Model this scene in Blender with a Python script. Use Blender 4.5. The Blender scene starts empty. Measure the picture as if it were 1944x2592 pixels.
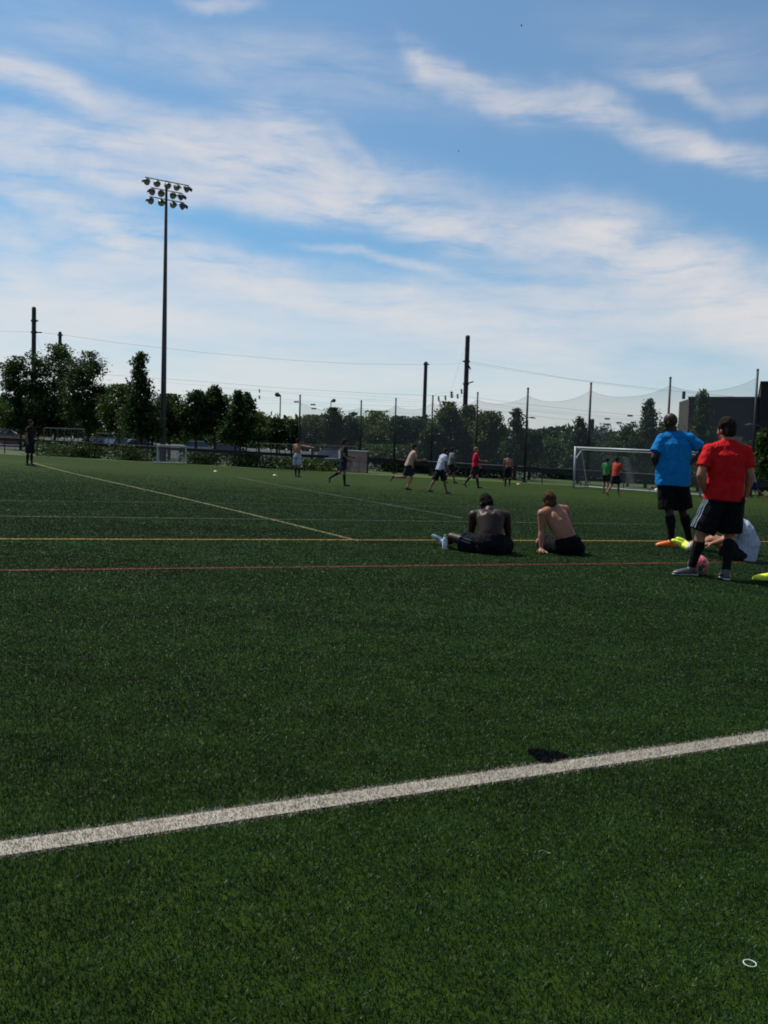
import bpy, bmesh, math, random
import numpy as np
from mathutils import Vector, Matrix, Quaternion
from mathutils import noise as mnoise

# ------------------------------------------------------------------ camera
SC = bpy.context.scene
COL = SC.collection
FPX = 2171.0
PITCH = math.atan(143.0 / FPX)
ROLL = math.radians(1.78)
CAM = Vector((0, 0, 1.12))
F = Vector((0, math.cos(PITCH), -math.sin(PITCH)))
_r0 = Vector((1, 0, 0)); _u0 = Vector((0, math.sin(PITCH), math.cos(PITCH)))
R = _r0 * math.cos(ROLL) + _u0 * math.sin(ROLL)
U = _u0 * math.cos(ROLL) - _r0 * math.sin(ROLL)
cd = bpy.data.cameras.new('camera')
cd.sensor_fit = 'VERTICAL'; cd.sensor_height = 36.0; cd.lens = 36.0 * FPX / 2592.0
cd.clip_start = 0.05; cd.clip_end = 3000
cam = bpy.data.objects.new('camera', cd); COL.objects.link(cam)
M3 = Matrix((R, U, -F)).transposed()
cam.matrix_world = Matrix.Translation(CAM) @ M3.to_4x4()
SC.camera = cam

# ------------------------------------------------------------------ light and exposure
SUN_EL = math.radians(57)
SUN_AZ = math.atan2(-0.80, 0.60)          # clockwise from +Y
SUN_DIR = Vector((math.sin(SUN_AZ) * math.cos(SUN_EL), math.cos(SUN_AZ) * math.cos(SUN_EL), math.sin(SUN_EL)))
sl = bpy.data.lights.new('sun', 'SUN'); sl.energy = 4.6; sl.angle = math.radians(0.5); sl.color = (1.0, 0.95, 0.88)
so = bpy.data.objects.new('sun', sl); COL.objects.link(so)
so.rotation_euler = (-SUN_DIR).to_track_quat('-Z', 'Y').to_euler()
so.location = (-30, 20, 60)
SC.view_settings.view_transform = 'Standard'
SC.view_settings.look = 'None'
SC.view_settings.gamma = 1.0
SC.view_settings.exposure = 0.38
SC.cycles.max_bounces = 6
SC.cycles.pixel_filter_type = 'BLACKMAN_HARRIS'
SC.cycles.filter_width = 1.85
SC.cycles.transparent_max_bounces = 16
SC.cycles.caustics_reflective = False
SC.cycles.caustics_refractive = False

def ray(px, py):
    return F + R * ((px - 972.0) / FPX) + U * ((1296.0 - py) / FPX)
def at(px, py, Y):
    d = ray(px, py)
    return CAM + d * (Y / d.y)

# small shader-node language -------------------------------------------------
class N:
    def __init__(s, nt): s.nt = nt
    def new(s, t, **kw):
        n = s.nt.nodes.new(t)
        for k, v in kw.items(): setattr(n, k, v)
        return n
    def put(s, sock, v):
        if isinstance(v, bpy.types.NodeSocket): s.nt.links.new(v, sock)
        else: sock.default_value = v
    def m(s, op, a, b=None, c=None, clamp=False):
        n = s.new('ShaderNodeMath', operation=op, use_clamp=clamp)
        s.put(n.inputs[0], a)
        if b is not None: s.put(n.inputs[1], b)
        if c is not None: s.put(n.inputs[2], c)
        return n.outputs[0]
    def vm(s, op, a, b=None, out=0):
        n = s.new('ShaderNodeVectorMath', operation=op)
        s.put(n.inputs[0], a)
        if b is not None: s.put(n.inputs[1], b)
        return n.outputs[out]
    def xyz(s, x, y, z=0.0):
        n = s.new('ShaderNodeCombineXYZ')
        s.put(n.inputs[0], x); s.put(n.inputs[1], y); s.put(n.inputs[2], z)
        return n.outputs[0]
    def sep(s, v):
        n = s.new('ShaderNodeSeparateXYZ'); s.put(n.inputs[0], v); return n.outputs
    def noise(s, v, scale, detail=4, rough=0.5, dist=0.0, out=0):
        n = s.new('ShaderNodeTexNoise')
        s.put(n.inputs['Vector'], v); n.inputs['Scale'].default_value = scale
        n.inputs['Detail'].default_value = detail; n.inputs['Roughness'].default_value = rough
        n.inputs['Distortion'].default_value = dist
        return n.outputs[out]
    def ramp(s, f, pts):
        n = s.new('ShaderNodeValToRGB'); s.put(n.inputs[0], f)
        e = n.color_ramp.elements
        while len(e) < len(pts): e.new(0.5)
        for k, (p, c) in enumerate(pts):
            e[k].position = p
            e[k].color = (c, c, c, 1) if not hasattr(c, '__len__') else (c[0], c[1], c[2], 1)
        return n.outputs[0]
    def mix(s, f, a, b):
        n = s.new('ShaderNodeMix', data_type='RGBA')
        s.put(n.inputs[0], f)
        for k, v in ((6, a), (7, b)):
            if isinstance(v, bpy.types.NodeSocket): s.nt.links.new(v, n.inputs[k])
            else: n.inputs[k].default_value = (v[0], v[1], v[2], 1)
        return n.outputs[2]

# ------------------------------------------------------------------ sky
def azel(px, py):
    d = ray(px, py).normalized()
    return math.atan2(d.x, d.y), math.asin(d.z)

def build_world():
    w = bpy.data.worlds.new('World'); SC.world = w; w.use_nodes = True
    nt = w.node_tree; nt.nodes.clear(); n = N(nt)
    out = n.new('ShaderNodeOutputWorld'); bg = n.new('ShaderNodeBackground')
    nt.links.new(bg.outputs[0], out.inputs[0]); bg.inputs[1].default_value = 0.052
    sky = n.new('ShaderNodeTexSky', sky_type='NISHITA')
    sky.sun_disc = False; sky.sun_elevation = SUN_EL; sky.sun_rotation = SUN_AZ
    sky.air_density = 1.0; sky.dust_density = 0.6; sky.ozone_density = 2.0; sky.altitude = 0
    g = n.new('ShaderNodeTexCoord').outputs['Generated']
    x, y, z = n.sep(g)[0:3]
    az = n.m('ARCTAN2', x, y); el = n.m('ARCSINE', z)
    base = n.xyz(az, el, 0.0)
    w1 = n.noise(base, 5.0, 4, 0.55, out=1)
    w2 = n.noise(base, 21.0, 3, 0.6, out=1)
    wv = n.vm('MULTIPLY', n.vm('SUBTRACT', w1, (0.5, 0.5, 0.5)), (0.10, 0.06, 0))
    wv2 = n.vm('MULTIPLY', n.vm('SUBTRACT', w2, (0.5, 0.5, 0.5)), (0.028, 0.012, 0))
    p = n.vm('ADD', n.vm('ADD', base, wv), wv2)
    # cirrus streaks: (x0,y0,x1,y1,halfwidth,strength) measured on the sky
    bands = [
     (-80,140,190,235,34,.62),(150,225,520,360,38,.50),(-100,330,330,368,34,.62),(250,362,700,420,30,.60),
     (-80,378,240,452,40,.62),(180,430,560,500,42,.55),(520,330,760,330,60,.50),(660,285,800,340,26,.45),
     (830,315,930,385,22,.42),(640,400,1000,470,58,.55),(600,500,1080,560,38,.72),(450,430,900,520,60,.45),
     (960,540,1300,640,44,.62),(1220,585,1560,650,42,.70),(1440,600,1900,740,66,.78),(1700,700,2050,800,75,.72),
     (-60,490,150,510,20,.50),(80,500,420,620,32,.55),(-80,560,380,650,50,.50),(340,620,760,750,50,.62),
     (650,720,1180,830,60,.66),(1100,800,1560,900,60,.45),(-100,730,520,800,85,.75),(1250,730,1980,850,60,.55),
     (1020,120,1080,200,20,.34),(1070,170,1260,262,32,.58),(1180,225,1500,290,34,.45),(1450,215,1560,260,28,.34),
     (1470,270,1640,350,36,.52),(1640,330,1800,380,30,.56),(1740,335,2000,415,28,.66),(1590,180,1760,215,18,.30),
     (1720,190,1830,260,20,.30),(1850,240,1960,235,24,.26),(800,638,1000,672,11,.45),(980,668,1200,710,13,.30),
     (950,450,1500,560,50,.30),(1550,560,1960,680,50,.30),(0,40,640,160,60,.20),(560,130,1100,230,70,.16),
     (1560,90,2000,160,70,.14),(500,-10,620,8,14,.45),(1440,560,1520,600,26,.35)]
    tot = None
    for x0, y0, x1, y1, hw, st in bands:
        a0, e0 = azel(x0, y0); a1, e1 = azel(x1, y1)
        L = math.hypot(a1 - a0, e1 - e0) * 0.5 + 0.8 * hw / FPX
        mp = n.new('ShaderNodeMapping', vector_type='TEXTURE')
        nt.links.new(p, mp.inputs[0])
        mp.inputs['Location'].default_value = ((a0 + a1) / 2, (e0 + e1) / 2, 0)
        mp.inputs['Rotation'].default_value = (0, 0, math.atan2(e1 - e0, a1 - a0))
        mp.inputs['Scale'].default_value = (L * 1.10, hw / FPX * 0.98, 1)
        q = n.vm('DOT_PRODUCT', mp.outputs[0], mp.outputs[0], out=1)
        e = n.m('EXPONENT', n.m('MULTIPLY', n.m('MULTIPLY', q, n.m('MULTIPLY_ADD', q, 0.25, 0.8)), -0.85))
        tot = n.m('MULTIPLY', e, st) if tot is None else n.m('MULTIPLY_ADD', e, st, tot)
    pb = n.vm('ADD', base, n.vm('MULTIPLY', n.vm('SUBTRACT', n.noise(base, 3.0, 2, 0.5, out=1), (0.5, 0.5, 0.5)), (0.08, 0.05, 0)))
    # milky veil thickening towards the horizon, thinner in places
    mp = n.new('ShaderNodeMapping'); nt.links.new(pb, mp.inputs[0])
    mp.inputs['Rotation'].default_value = (0, 0, math.radians(15)); mp.inputs['Scale'].default_value = (1.6, 9.0, 1)
    streak = n.noise(mp.outputs[0], 1.6, 6, 0.55, 0.1)
    mp2 = n.new('ShaderNodeMapping'); nt.links.new(pb, mp2.inputs[0])
    mp2.inputs['Rotation'].default_value = (0, 0, math.radians(23)); mp2.inputs['Scale'].default_value = (5, 30.0, 1)
    fine = n.noise(mp2.outputs[0], 1.4, 6, 0.62, 0.15)
    lowr = n.new('ShaderNodeMapRange', interpolation_type='SMOOTHSTEP'); nt.links.new(el, lowr.inputs[0])
    lowr.inputs[1].default_value = 0.22; lowr.inputs[2].default_value = 0.10
    lowr.inputs[3].default_value = 0.0; lowr.inputs[4].default_value = 1.25
    veil = n.m('MULTIPLY', lowr.outputs[0], n.ramp(streak, [(0.30, 0.25), (0.62, 1.0)]))
    # bluer window low on the right
    a0, e0 = azel(1500, 905)
    mp3 = n.new('ShaderNodeMapping', vector_type='TEXTURE'); nt.links.new(p, mp3.inputs[0])
    mp3.inputs['Location'].default_value = (a0, e0, 0); mp3.inputs['Rotation'].default_value = (0, 0, math.radians(-8))
    mp3.inputs['Scale'].default_value = (0.33, 0.040, 1)
    q = n.vm('DOT_PRODUCT', mp3.outputs[0], mp3.outputs[0], out=1)
    win = n.m('MULTIPLY', n.m('EXPONENT', n.m('MULTIPLY', q, -1.0)), 0.62)
    veil = n.m('MULTIPLY', veil, n.m('SUBTRACT', 1.0, win))
    # clouds elsewhere on the dome
    side = n.new('ShaderNodeMapRange', interpolation_type='SMOOTHSTEP')
    nt.links.new(n.m('ABSOLUTE', az), side.inputs[0])
    side.inputs[1].default_value = 0.5; side.inputs[2].default_value = 0.75
    other = n.m('MULTIPLY', side.outputs[0], n.ramp(streak, [(0.50, 0.0), (0.80, 0.45)]))
    mp3x = n.new('ShaderNodeMapping'); nt.links.new(pb, mp3x.inputs[0]); mp3x.inputs['Rotation'].default_value = (0, 0, math.radians(30)); mp3x.inputs['Scale'].default_value = (7, 16, 1)
    tex = n.ramp(fine, [(0.30, 0.12), (0.5, 0.78), (0.68, 1.15)])
    tex = n.m('MULTIPLY', tex, n.ramp(n.noise(mp3x.outputs[0], 1.2, 5, 0.6, 0.4), [(0.3, 0.40), (0.7, 1.40)]))
    tot = n.m('MULTIPLY', n.m('ADD', tot, other), tex)
    tot = n.m('ADD', tot, veil)
    tot = n.m('ADD', tot, 0.10)
    # soft saturation 1-exp(-k t)
    cov = n.m('SUBTRACT', 1.0, n.m('EXPONENT', n.m('MULTIPLY', tot, -1.45)), clamp=True)
    cov = n.m('MULTIPLY', cov, 0.93)
    tint = n.mix(1.0, sky.outputs[0], sky.outputs[0])
    mul = n.new('ShaderNodeMix', data_type='RGBA', blend_type='MULTIPLY'); mul.inputs[0].default_value = 1
    nt.links.new(sky.outputs[0], mul.inputs[6]); mul.inputs[7].default_value = SKY_TINT
    cl = n.new('ShaderNodeMix', data_type='RGBA')
    nt.links.new(cov, cl.inputs[0]); nt.links.new(mul.outputs[2], cl.inputs[6])
    cl.inputs[7].default_value = CLOUD
    nt.links.new(cl.outputs[2], bg.inputs[0])
SKY_TINT = (0.60, 1.36, 1.66, 1)
CLOUD = (12.0, 11.2, 10.8, 1)
build_world()

# ------------------------------------------------------------------ materials
MATS = {}
def mat(name, col, rough=0.6, spec=0.4, metal=0.0, vary=0.0, vscale=8.0, bump=0.0, bscale=60.0, transl=0.0, alpha=1.0, coat=0.0):
    if name in MATS: return MATS[name]
    m = bpy.data.materials.new(name); m.use_nodes = True
    nt = m.node_tree; n = N(nt); b = nt.nodes['Principled BSDF']
    b.inputs['Roughness'].default_value = rough
    b.inputs['Specular IOR Level'].default_value = spec
    b.inputs['Metallic'].default_value = metal
    b.inputs['Coat Weight'].default_value = coat
    co = n.new('ShaderNodeTexCoord').outputs['Object']
    if vary > 0:
        f = n.noise(co, vscale, 4, 0.6)
        lo = [c * (1 - vary) for c in col]; hi = [min(1, c * (1 + vary)) for c in col]
        c = n.ramp(f, [(0.3, lo), (0.7, hi)])
        nt.links.new(c, b.inputs['Base Color'])
    else:
        b.inputs['Base Color'].default_value = (*col, 1)
    if bump > 0:
        bn = n.new('ShaderNodeBump'); bn.inputs['Strength'].default_value = bump; bn.inputs['Distance'].default_value = 0.01
        nt.links.new(n.noise(co, bscale, 3), bn.inputs['Height']); nt.links.new(bn.outputs[0], b.inputs['Normal'])
    o = nt.nodes['Material Output']
    if transl > 0:
        t = n.new('ShaderNodeBsdfTranslucent'); mx = n.new('ShaderNodeMixShader'); mx.inputs[0].default_value = transl
        if vary > 0: nt.links.new(c, t.inputs[0])
        else: t.inputs[0].default_value = (*col, 1)
        nt.links.new(b.outputs[0], mx.inputs[1]); nt.links.new(t.outputs[0], mx.inputs[2]); nt.links.new(mx.outputs[0], o.inputs[0])
    if alpha < 1:
        b.inputs['Alpha'].default_value = alpha
    MATS[name] = m
    return m

def turf_mat(name, lo, hi, transl=0.25, rough=0.42, spec=0.5, patch=0.35, blade=True):
    m = bpy.data.materials.new(name); m.use_nodes = True
    nt = m.node_tree; n = N(nt); b = nt.nodes['Principled BSDF']
    co = n.new('ShaderNodeTexCoord').outputs['Object']
    if blade:
        at_ = n.new('ShaderNodeAttribute', attribute_name='rnd').outputs['Fac']
    else:
        s = n.new('ShaderNodeMapping'); nt.links.new(co, s.inputs[0]); s.inputs['Scale'].default_value = (7, 2.0, 1)
        at_ = n.ramp(n.noise(s.outputs[0], 1.6, 5, 0.7), [(0.3, 0), (0.7, 1)])
    c = n.mix(at_, lo, hi)
    bm_ = n.new('ShaderNodeMapping'); nt.links.new(co, bm_.inputs[0]); bm_.inputs['Scale'].default_value = (0.16, 0.75, 1)
    big = n.noise(bm_.outputs[0], 1.0, 4, 0.65)
    sm = n.new('ShaderNodeMapping'); nt.links.new(co, sm.inputs[0]); sm.inputs['Scale'].default_value = (1, 1.7, 1)
    mid = n.noise(sm.outputs[0], 3.2, 4, 0.65)
    f = n.m('ADD', n.m('MULTIPLY', n.m('SUBTRACT', big, 0.5), patch * 1.6), n.m('MULTIPLY', n.m('SUBTRACT', mid, 0.5), patch * 2.0))
    f = n.m('MAXIMUM', n.m('ADD', n.m('MULTIPLY', f, 1.9), 1.0), 0.25)
    c2 = n.new('ShaderNodeMix', data_type='RGBA', blend_type='MULTIPLY'); c2.inputs[0].default_value = 1
    nt.links.new(c, c2.inputs[6]); nt.links.new(n.xyz(f, f, f), c2.inputs[7])
    nt.links.new(c2.outputs[2], b.inputs['Base Color'])
    b.inputs['Roughness'].default_value = rough; b.inputs['Specular IOR Level'].default_value = spec
    o = nt.nodes['Material Output']
    if transl > 0:
        t = n.new('ShaderNodeBsdfTranslucent'); mx = n.new('ShaderNodeMixShader'); mx.inputs[0].default_value = transl
        nt.links.new(c2.outputs[2], t.inputs[0])
        nt.links.new(b.outputs[0], mx.inputs[1]); nt.links.new(t.outputs[0], mx.inputs[2]); nt.links.new(mx.outputs[0], o.inputs[0])
    return m

# ------------------------------------------------------------------ object helpers
def tag(o, label=None, cat=None, group=None, kind=None):
    if label: o['label'] = label
    if cat: o['category'] = cat
    if group: o['group'] = group
    if kind: o['kind'] = kind
    return o
def empty(name, loc, label, cat, group=None, rz=0.0):
    o = bpy.data.objects.new(name, None); COL.objects.link(o)
    o.location = loc; o.rotation_euler = (0, 0, rz); o.empty_display_size = 0.1
    return tag(o, label, cat, group)
class MB:
    def __init__(s): s.v = []; s.f = []
    def add(s, vs, fs):
        k = len(s.v); s.v += [tuple(v) for v in vs]; s.f += [tuple(i + k for i in f) for f in fs]
    def box(s, c, d, rz=0.0):
        hx, hy, hz = d[0] / 2, d[1] / 2, d[2] / 2; q = Matrix.Rotation(rz, 3, 'Z')
        vs = [Vector(c) + q @ Vector((x * hx, y * hy, z * hz)) for x in (-1, 1) for y in (-1, 1) for z in (-1, 1)]
        s.add(vs, [(0, 1, 3, 2), (4, 6, 7, 5), (0, 4, 5, 1), (2, 3, 7, 6), (0, 2, 6, 4), (1, 5, 7, 3)])
    def tube(s, pts, rad, side=None, seg=12, round_=True):
        pts = [Vector(p) for p in pts]; n_ = len(pts)
        if not hasattr(rad, '__len__'): rad = [rad] * n_
        rad = [(r, r) if not hasattr(r, '__len__') else r for r in rad]
        sides = side if isinstance(side, list) else [side] * n_
        rings = []; last = None
        def frame(i):
            nonlocal last
            if i == 0: t = pts[1] - pts[0]
            elif i == n_ - 1: t = pts[-1] - pts[-2]
            else: t = (pts[i + 1] - pts[i]).normalized() + (pts[i] - pts[i - 1]).normalized()
            t.normalize()
            sd = sides[i]
            if sd is None:
                sd = last if last is not None else (Vector((1, 0, 0)) if abs(t.x) < 0.8 else Vector((0, 1, 0)))
            a = (sd - t * sd.dot(t))
            if a.length < 1e-4: a = t.orthogonal()
            a.normalize(); last = a
            return t, a, t.cross(a)
        fr = [frame(i) for i in range(n_)]
        seq = []
        if round_:
            t, a, b = fr[0]; r = min(rad[0])
            for ang in (75, 50, 25):
                g = math.radians(ang); seq.append((pts[0] - t * r * math.sin(g), a, b, rad[0][0] * math.cos(g), rad[0][1] * math.cos(g)))
        for i in range(n_):
            seq.append((pts[i], fr[i][1], fr[i][2], rad[i][0], rad[i][1]))
        if round_:
            t, a, b = fr[-1]; r = min(rad[-1])
            for ang in (25, 50, 75):
                g = math.radians(ang); seq.append((pts[-1] + t * r * math.sin(g), a, b, rad[-1][0] * math.cos(g), rad[-1][1] * math.cos(g)))
        vs = []; fs = []
        for c, a, b, ra, rb in seq:
            for k in range(seg):
                g = 2 * math.pi * k / seg
                vs.append(c + a * (ra * math.cos(g)) + b * (rb * math.sin(g)))
        for i in range(len(seq) - 1):
            for k in range(seg):
                k2 = (k + 1) % seg
                fs.append((i * seg + k, i * seg + k2, (i + 1) * seg + k2, (i + 1) * seg + k))
        fs.append(tuple(range(seg - 1, -1, -1))); m_ = (len(seq) - 1) * seg
        fs.append(tuple(range(m_, m_ + seg)))
        s.add(vs, fs)
    def cyl(s, a, b, r0, r1=None, seg=10):
        s.tube([a, b], [r0, r0 if r1 is None else r1], seg=seg, round_=False)
    def ell(s, c, rx, ry, rz, ax=None, seg=14, rings=9):
        # ellipsoid with axes ax = (X, Y, Z) unit vectors
        if ax is None: ax = (Vector((1, 0, 0)), Vector((0, 1, 0)), Vector((0, 0, 1)))
        c = Vector(c); vs = []; fs = []
        for i in range(1, rings):
            th = math.pi * i / rings
            for k in range(seg):
                g = 2 * math.pi * k / seg
                vs.append(c + ax[0] * (rx * math.sin(th) * math.cos(g)) + ax[1] * (ry * math.sin(th) * math.sin(g)) + ax[2] * (rz * math.cos(th)))
        top = len(vs); vs.append(c + ax[2] * rz); vs.append(c - ax[2] * rz)
        for i in range(rings - 2):
            for k in range(seg):
                k2 = (k + 1) % seg
                fs.append((i * seg + k, (i + 1) * seg + k, (i + 1) * seg + k2, i * seg + k2))
        for k in range(seg):
            k2 = (k + 1) % seg
            fs.append((top, k, k2)); fs.append((top + 1, (rings - 2) * seg + k2, (rings - 2) * seg + k))
        s.add(vs, fs)
    def build(s, name, m, parent=None, smooth=False, origin=None):
        me = bpy.data.meshes.new(name)
        off = Vector(origin) if origin is not None else (Vector(parent.location) if parent is not None and parent.parent is None else Vector((0, 0, 0)))
        if parent is not None and parent.parent is not None and origin is None:
            off = Vector(parent.parent.location)
        me.from_pydata([tuple(Vector(v) - off) for v in s.v], [], s.f); me.validate(verbose=False)
        if smooth: me.polygons.foreach_set('use_smooth', [True] * len(me.polygons))
        me.materials.append(m)
        o = bpy.data.objects.new(name, me); COL.objects.link(o)
        if parent is not None: o.parent = parent
        elif origin is not None: o.location = origin
        return o

# ------------------------------------------------------------------ terrain
def sstep(a, b, v):
    t = np.clip((v - a) / (b - a), 0, 1); return t * t * (3 - 2 * t)
def gz(x, y):
    return -0.0245 * np.clip(x, -70, 70) - 0.18 * sstep(11, 38, y) + 1.25 * sstep(78, 102, y)
def ground(px, py):
    d = ray(px, py); t = 1.0
    lo, hi = 0.3, 400.0
    fz = lambda t: (CAM.z + d.z * t) - float(gz(CAM.x + d.x * t, CAM.y + d.y * t))
    # march then bisect
    t = lo
    while t < hi and fz(t) > 0: t *= 1.03
    a, b = t / 1.03, t
    for _ in range(40):
        c = (a + b) / 2
        if fz(c) > 0: a = c
        else: b = c
    return Vector((CAM.x + d.x * a, CAM.y + d.y * a, float(gz(CAM.x + d.x * a, CAM.y + d.y * a))))
XS = np.concatenate([np.arange(-400, -80, 40), np.arange(-80, 80.1, 2.0), np.arange(120, 401, 40)])
YS = np.concatenate([np.arange(-60, 0, 10), np.arange(0, 40, 1.0), np.arange(40, 66, 2), np.arange(66, 104, 1.0), np.arange(104, 200, 12), np.arange(200, 901, 50)])
def sheet(name, x0, x1, y0, y1, dz, m):
    xs = XS[(XS >= x0 - 1e-6) & (XS <= x1 + 1e-6)]; ys = YS[(YS >= y0 - 1e-6) & (YS <= y1 + 1e-6)]
    vs = [(x, y, float(gz(x, y)) + dz) for y in ys for x in xs]; nx = len(xs)
    fs = [(j * nx + i, j * nx + i + 1, (j + 1) * nx + i + 1, (j + 1) * nx + i) for j in range(len(ys) - 1) for i in range(nx - 1)]
    me = bpy.data.meshes.new(name); me.from_pydata(vs, [], fs); me.polygons.foreach_set('use_smooth', [True] * len(fs))
    me.materials.append(m); o = bpy.data.objects.new(name, me); COL.objects.link(o); tag(o, kind='structure'); return o
GR_LO, GR_HI = (0.0050, 0.0190, 0.0050), (0.0185, 0.059, 0.0140)
m_turf = turf_mat('turf_sheet', (0.0100, 0.021, 0.0015), (0.022, 0.040, 0.0040), transl=0, rough=0.9, spec=0.05, patch=0.25, blade=False)
m_blade = turf_mat('turf_fibre', GR_LO, GR_HI, transl=0.28, rough=0.43, spec=0.15, patch=0.60)
m_infill = mat('infill', (0.010, 0.014, 0.009), 0.9, 0.2, vary=0.4, vscale=90)
m_lawn = mat('lawn', (0.036, 0.058, 0.010), 0.8, 0.2, vary=0.45, vscale=1.3)
m_asph = mat('asphalt', (0.022, 0.022, 0.022), 0.85, 0.3, vary=0.25, vscale=2.0)
sheet('ground', -400, 400, -60, 900, 0.0, m_lawn)
sheet('turf_field', -80, 80, -60, 56, 0.004, m_turf)
sheet('parking_lot', -80, 26, 76, 116, 0.004, m_asph)

# ------------------------------------------------------------------ turf fibres and painted lines
rng = np.random.default_rng(7)
LINES = []   # (p0, p1, half width)
def line_dist(x, y):
    d = np.full(x.shape, 9.0)
    for (a, b, hw) in LINES:
        ab = np.array([b[0] - a[0], b[1] - a[1]]); L2 = ab @ ab
        t = np.clip(((x - a[0]) * ab[0] + (y - a[1]) * ab[1]) / L2, 0, 1)
        dd = np.hypot(x - a[0] - t * ab[0], y - a[1] - t * ab[1]) - hw
        d = np.minimum(d, dd)
    return d
def blades_arrays(x, y, w, h, lean_boost=1.0):
    n = len(x); z = gz(x, y) + 0.002
    th = rng.uniform(0, 2 * np.pi, n); lean = rng.uniform(0.15, 1.1, n) * lean_boost
    ph = rng.uniform(0, 2 * np.pi, n)
    hh = h * rng.uniform(0.6, 1.15, n); ww = w * rng.uniform(0.7, 1.2, n)
    ux, uy = np.cos(th) * ww / 2, np.sin(th) * ww / 2
    lx, ly = np.cos(ph) * np.sin(lean), np.sin(ph) * np.sin(lean); lz = np.cos(lean)
    mx, my, mz = x + lx * hh * 0.45, y + ly * hh * 0.45, z + np.maximum(lz, 0.45) * hh * 0.6
    tx, ty, tz = x + lx * hh * 1.15, y + ly * hh * 1.15, z + np.maximum(lz, 0.35) * hh * 0.95
    V = np.empty((n, 5, 3), np.float32)
    V[:, 0] = np.stack([x - ux, y - uy, z], 1); V[:, 1] = np.stack([x + ux, y + uy, z], 1)
    V[:, 2] = np.stack([mx + ux * .9, my + uy * .9, mz], 1); V[:, 3] = np.stack([mx - ux * .9, my - uy * .9, mz], 1)
    V[:, 4] = np.stack([tx, ty, tz], 1)
    return V
def blades_object(name, V, m, strip=None):
    n = len(V); me = bpy.data.meshes.new(name)
    verts = V.reshape(-1, 3); base = (np.arange(n) * 5)[:, None]
    quads = base + np.array([0, 1, 2, 3]); tris = base + np.array([3, 2, 4])
    loops = np.concatenate([quads, tris], 1).reshape(-1)
    starts = (np.arange(n)[:, None] * 7 + np.array([0, 4])).reshape(-1)
    totals = np.tile(np.array([4, 3]), n)
    rn = np.repeat(rng.uniform(0, 1, n) ** 1.3, 5)
    if strip is not None:
        k = len(verts); verts = np.concatenate([verts, strip]); q = len(strip) // 2 - 1
        sl_ = []
        for i in range(q): sl_ += [k + 2 * i, k + 2 * i + 1, k + 2 * i + 3, k + 2 * i + 2]
        starts = np.concatenate([starts, len(loops) + np.arange(q) * 4]); totals = np.concatenate([totals, np.full(q, 4)])
        loops = np.concatenate([loops, sl_]); rn = np.concatenate([rn, np.full(len(strip), 0.5)])
    me.vertices.add(len(verts)); me.vertices.foreach_set('co', verts.astype(np.float32).reshape(-1))
    me.loops.add(len(loops)); me.loops.foreach_set('vertex_index', loops.astype(np.int32))
    me.polygons.add(len(starts)); me.polygons.foreach_set('loop_start', starts.astype(np.int32)); me.polygons.foreach_set('loop_total', totals.astype(np.int32))
    a = me.attributes.new('rnd', 'FLOAT', 'POINT'); a.data.foreach_set('value', rn.astype(np.float32))
    me.update(); me.materials.append(m)
    o = bpy.data.objects.new(name, me); COL.objects.link(o); return o
def dens(y):  # fibres per m2
    return np.where(y < 3.0, 46000, np.where(y < 14, 46000 * (3.0 / y) ** 1.40, 46000 * (3 / 14.) ** 1.40 * (14 / y) ** 1.9))
def bw(y): return np.where(y < 3.0, 0.0021, 0.0021 * (y / 3.0) ** 0.80)
def bh(y): return np.where(y < 10, 0.0165, 0.0165 - 0.0002 * np.clip(y - 10, 0, 25))
def scatter(x0f, x1f, y0, y1, step=0.5):
    X = []; Y = []
    y = y0
    while y < y1:
        a, b = x0f(y), x1f(y); n = int((b - a) * step * float(dens(np.array(y + step / 2))))
        X.append(rng.uniform(a, b, n)); Y.append(rng.uniform(y, y + step, n)); y += step
    return np.concatenate(X), np.concatenate(Y)
def strip_line(name, p0, p1, width, m, blades=True, ymax=36.0, dz=0.009, dens_k=1.25):
    p0, p1 = Vector(p0), Vector(p1); d = Vector((p1.x - p0.x, p1.y - p0.y)); L = d.length; d.normalize(); nrm = Vector((-d.y, d.x))
    k = max(2, int(L / 0.5)); st = []
    for i in range(k + 1):
        c = Vector((p0.x, p0.y)) + d * (L * i / k)
        for s in (-1, 1):
            q = c + nrm * (s * width * .36); st.append((q.x, q.y, float(gz(q.x, q.y)) + dz))
    st = np.array(st)
    LINES.append(((p0.x, p0.y), (p1.x, p1.y), width * .44))
    V = np.zeros((0, 5, 3), np.float32)
    if blades:
        Xs = []; Ys = []
        for i in range(k):
            t0, t1 = i / k, (i + 1) / k; ym = p0.y + d.y * L * (t0 + t1) / 2; xm = p0.x + d.x * L * (t0 + t1) / 2
            if ym > ymax or abs(xm) > 0.5 * ym + 2.0: continue
            n = int(L / k * width * float(dens(np.array(ym))) * dens_k)
            tt = rng.uniform(t0, t1, n) * L; ss = rng.normal(0, width * 0.30, n)
            ss = np.where(np.abs(ss) > width * .62, rng.uniform(-.5, .5, n) * width, ss)
            ss = np.where(rng.uniform(0, 1, n) < .6, rng.uniform(-.46, .46, n) * width, ss)
            Xs.append(p0.x + d.x * tt + nrm.x * ss); Ys.append(p0.y + d.y * tt + nrm.y * ss)
        if Xs:
            x = np.concatenate(Xs); y = np.concatenate(Ys); V = blades_arrays(x, y, bw(y) * 1.1, bh(y))
    o = blades_object(name, V, m, st); tag(o, kind='structure'); return o
m_diag = turf_mat('painted_pale_yellow', (0.14, 0.12, 0.045), (0.26, 0.23, 0.10), transl=0.1, rough=0.6, spec=0.3, patch=0.3)
m_white = turf_mat('painted_white', (0.20, 0.18, 0.14), (0.46, 0.415, 0.34), transl=0.15, rough=0.6, spec=0.3, patch=0.15)
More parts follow.
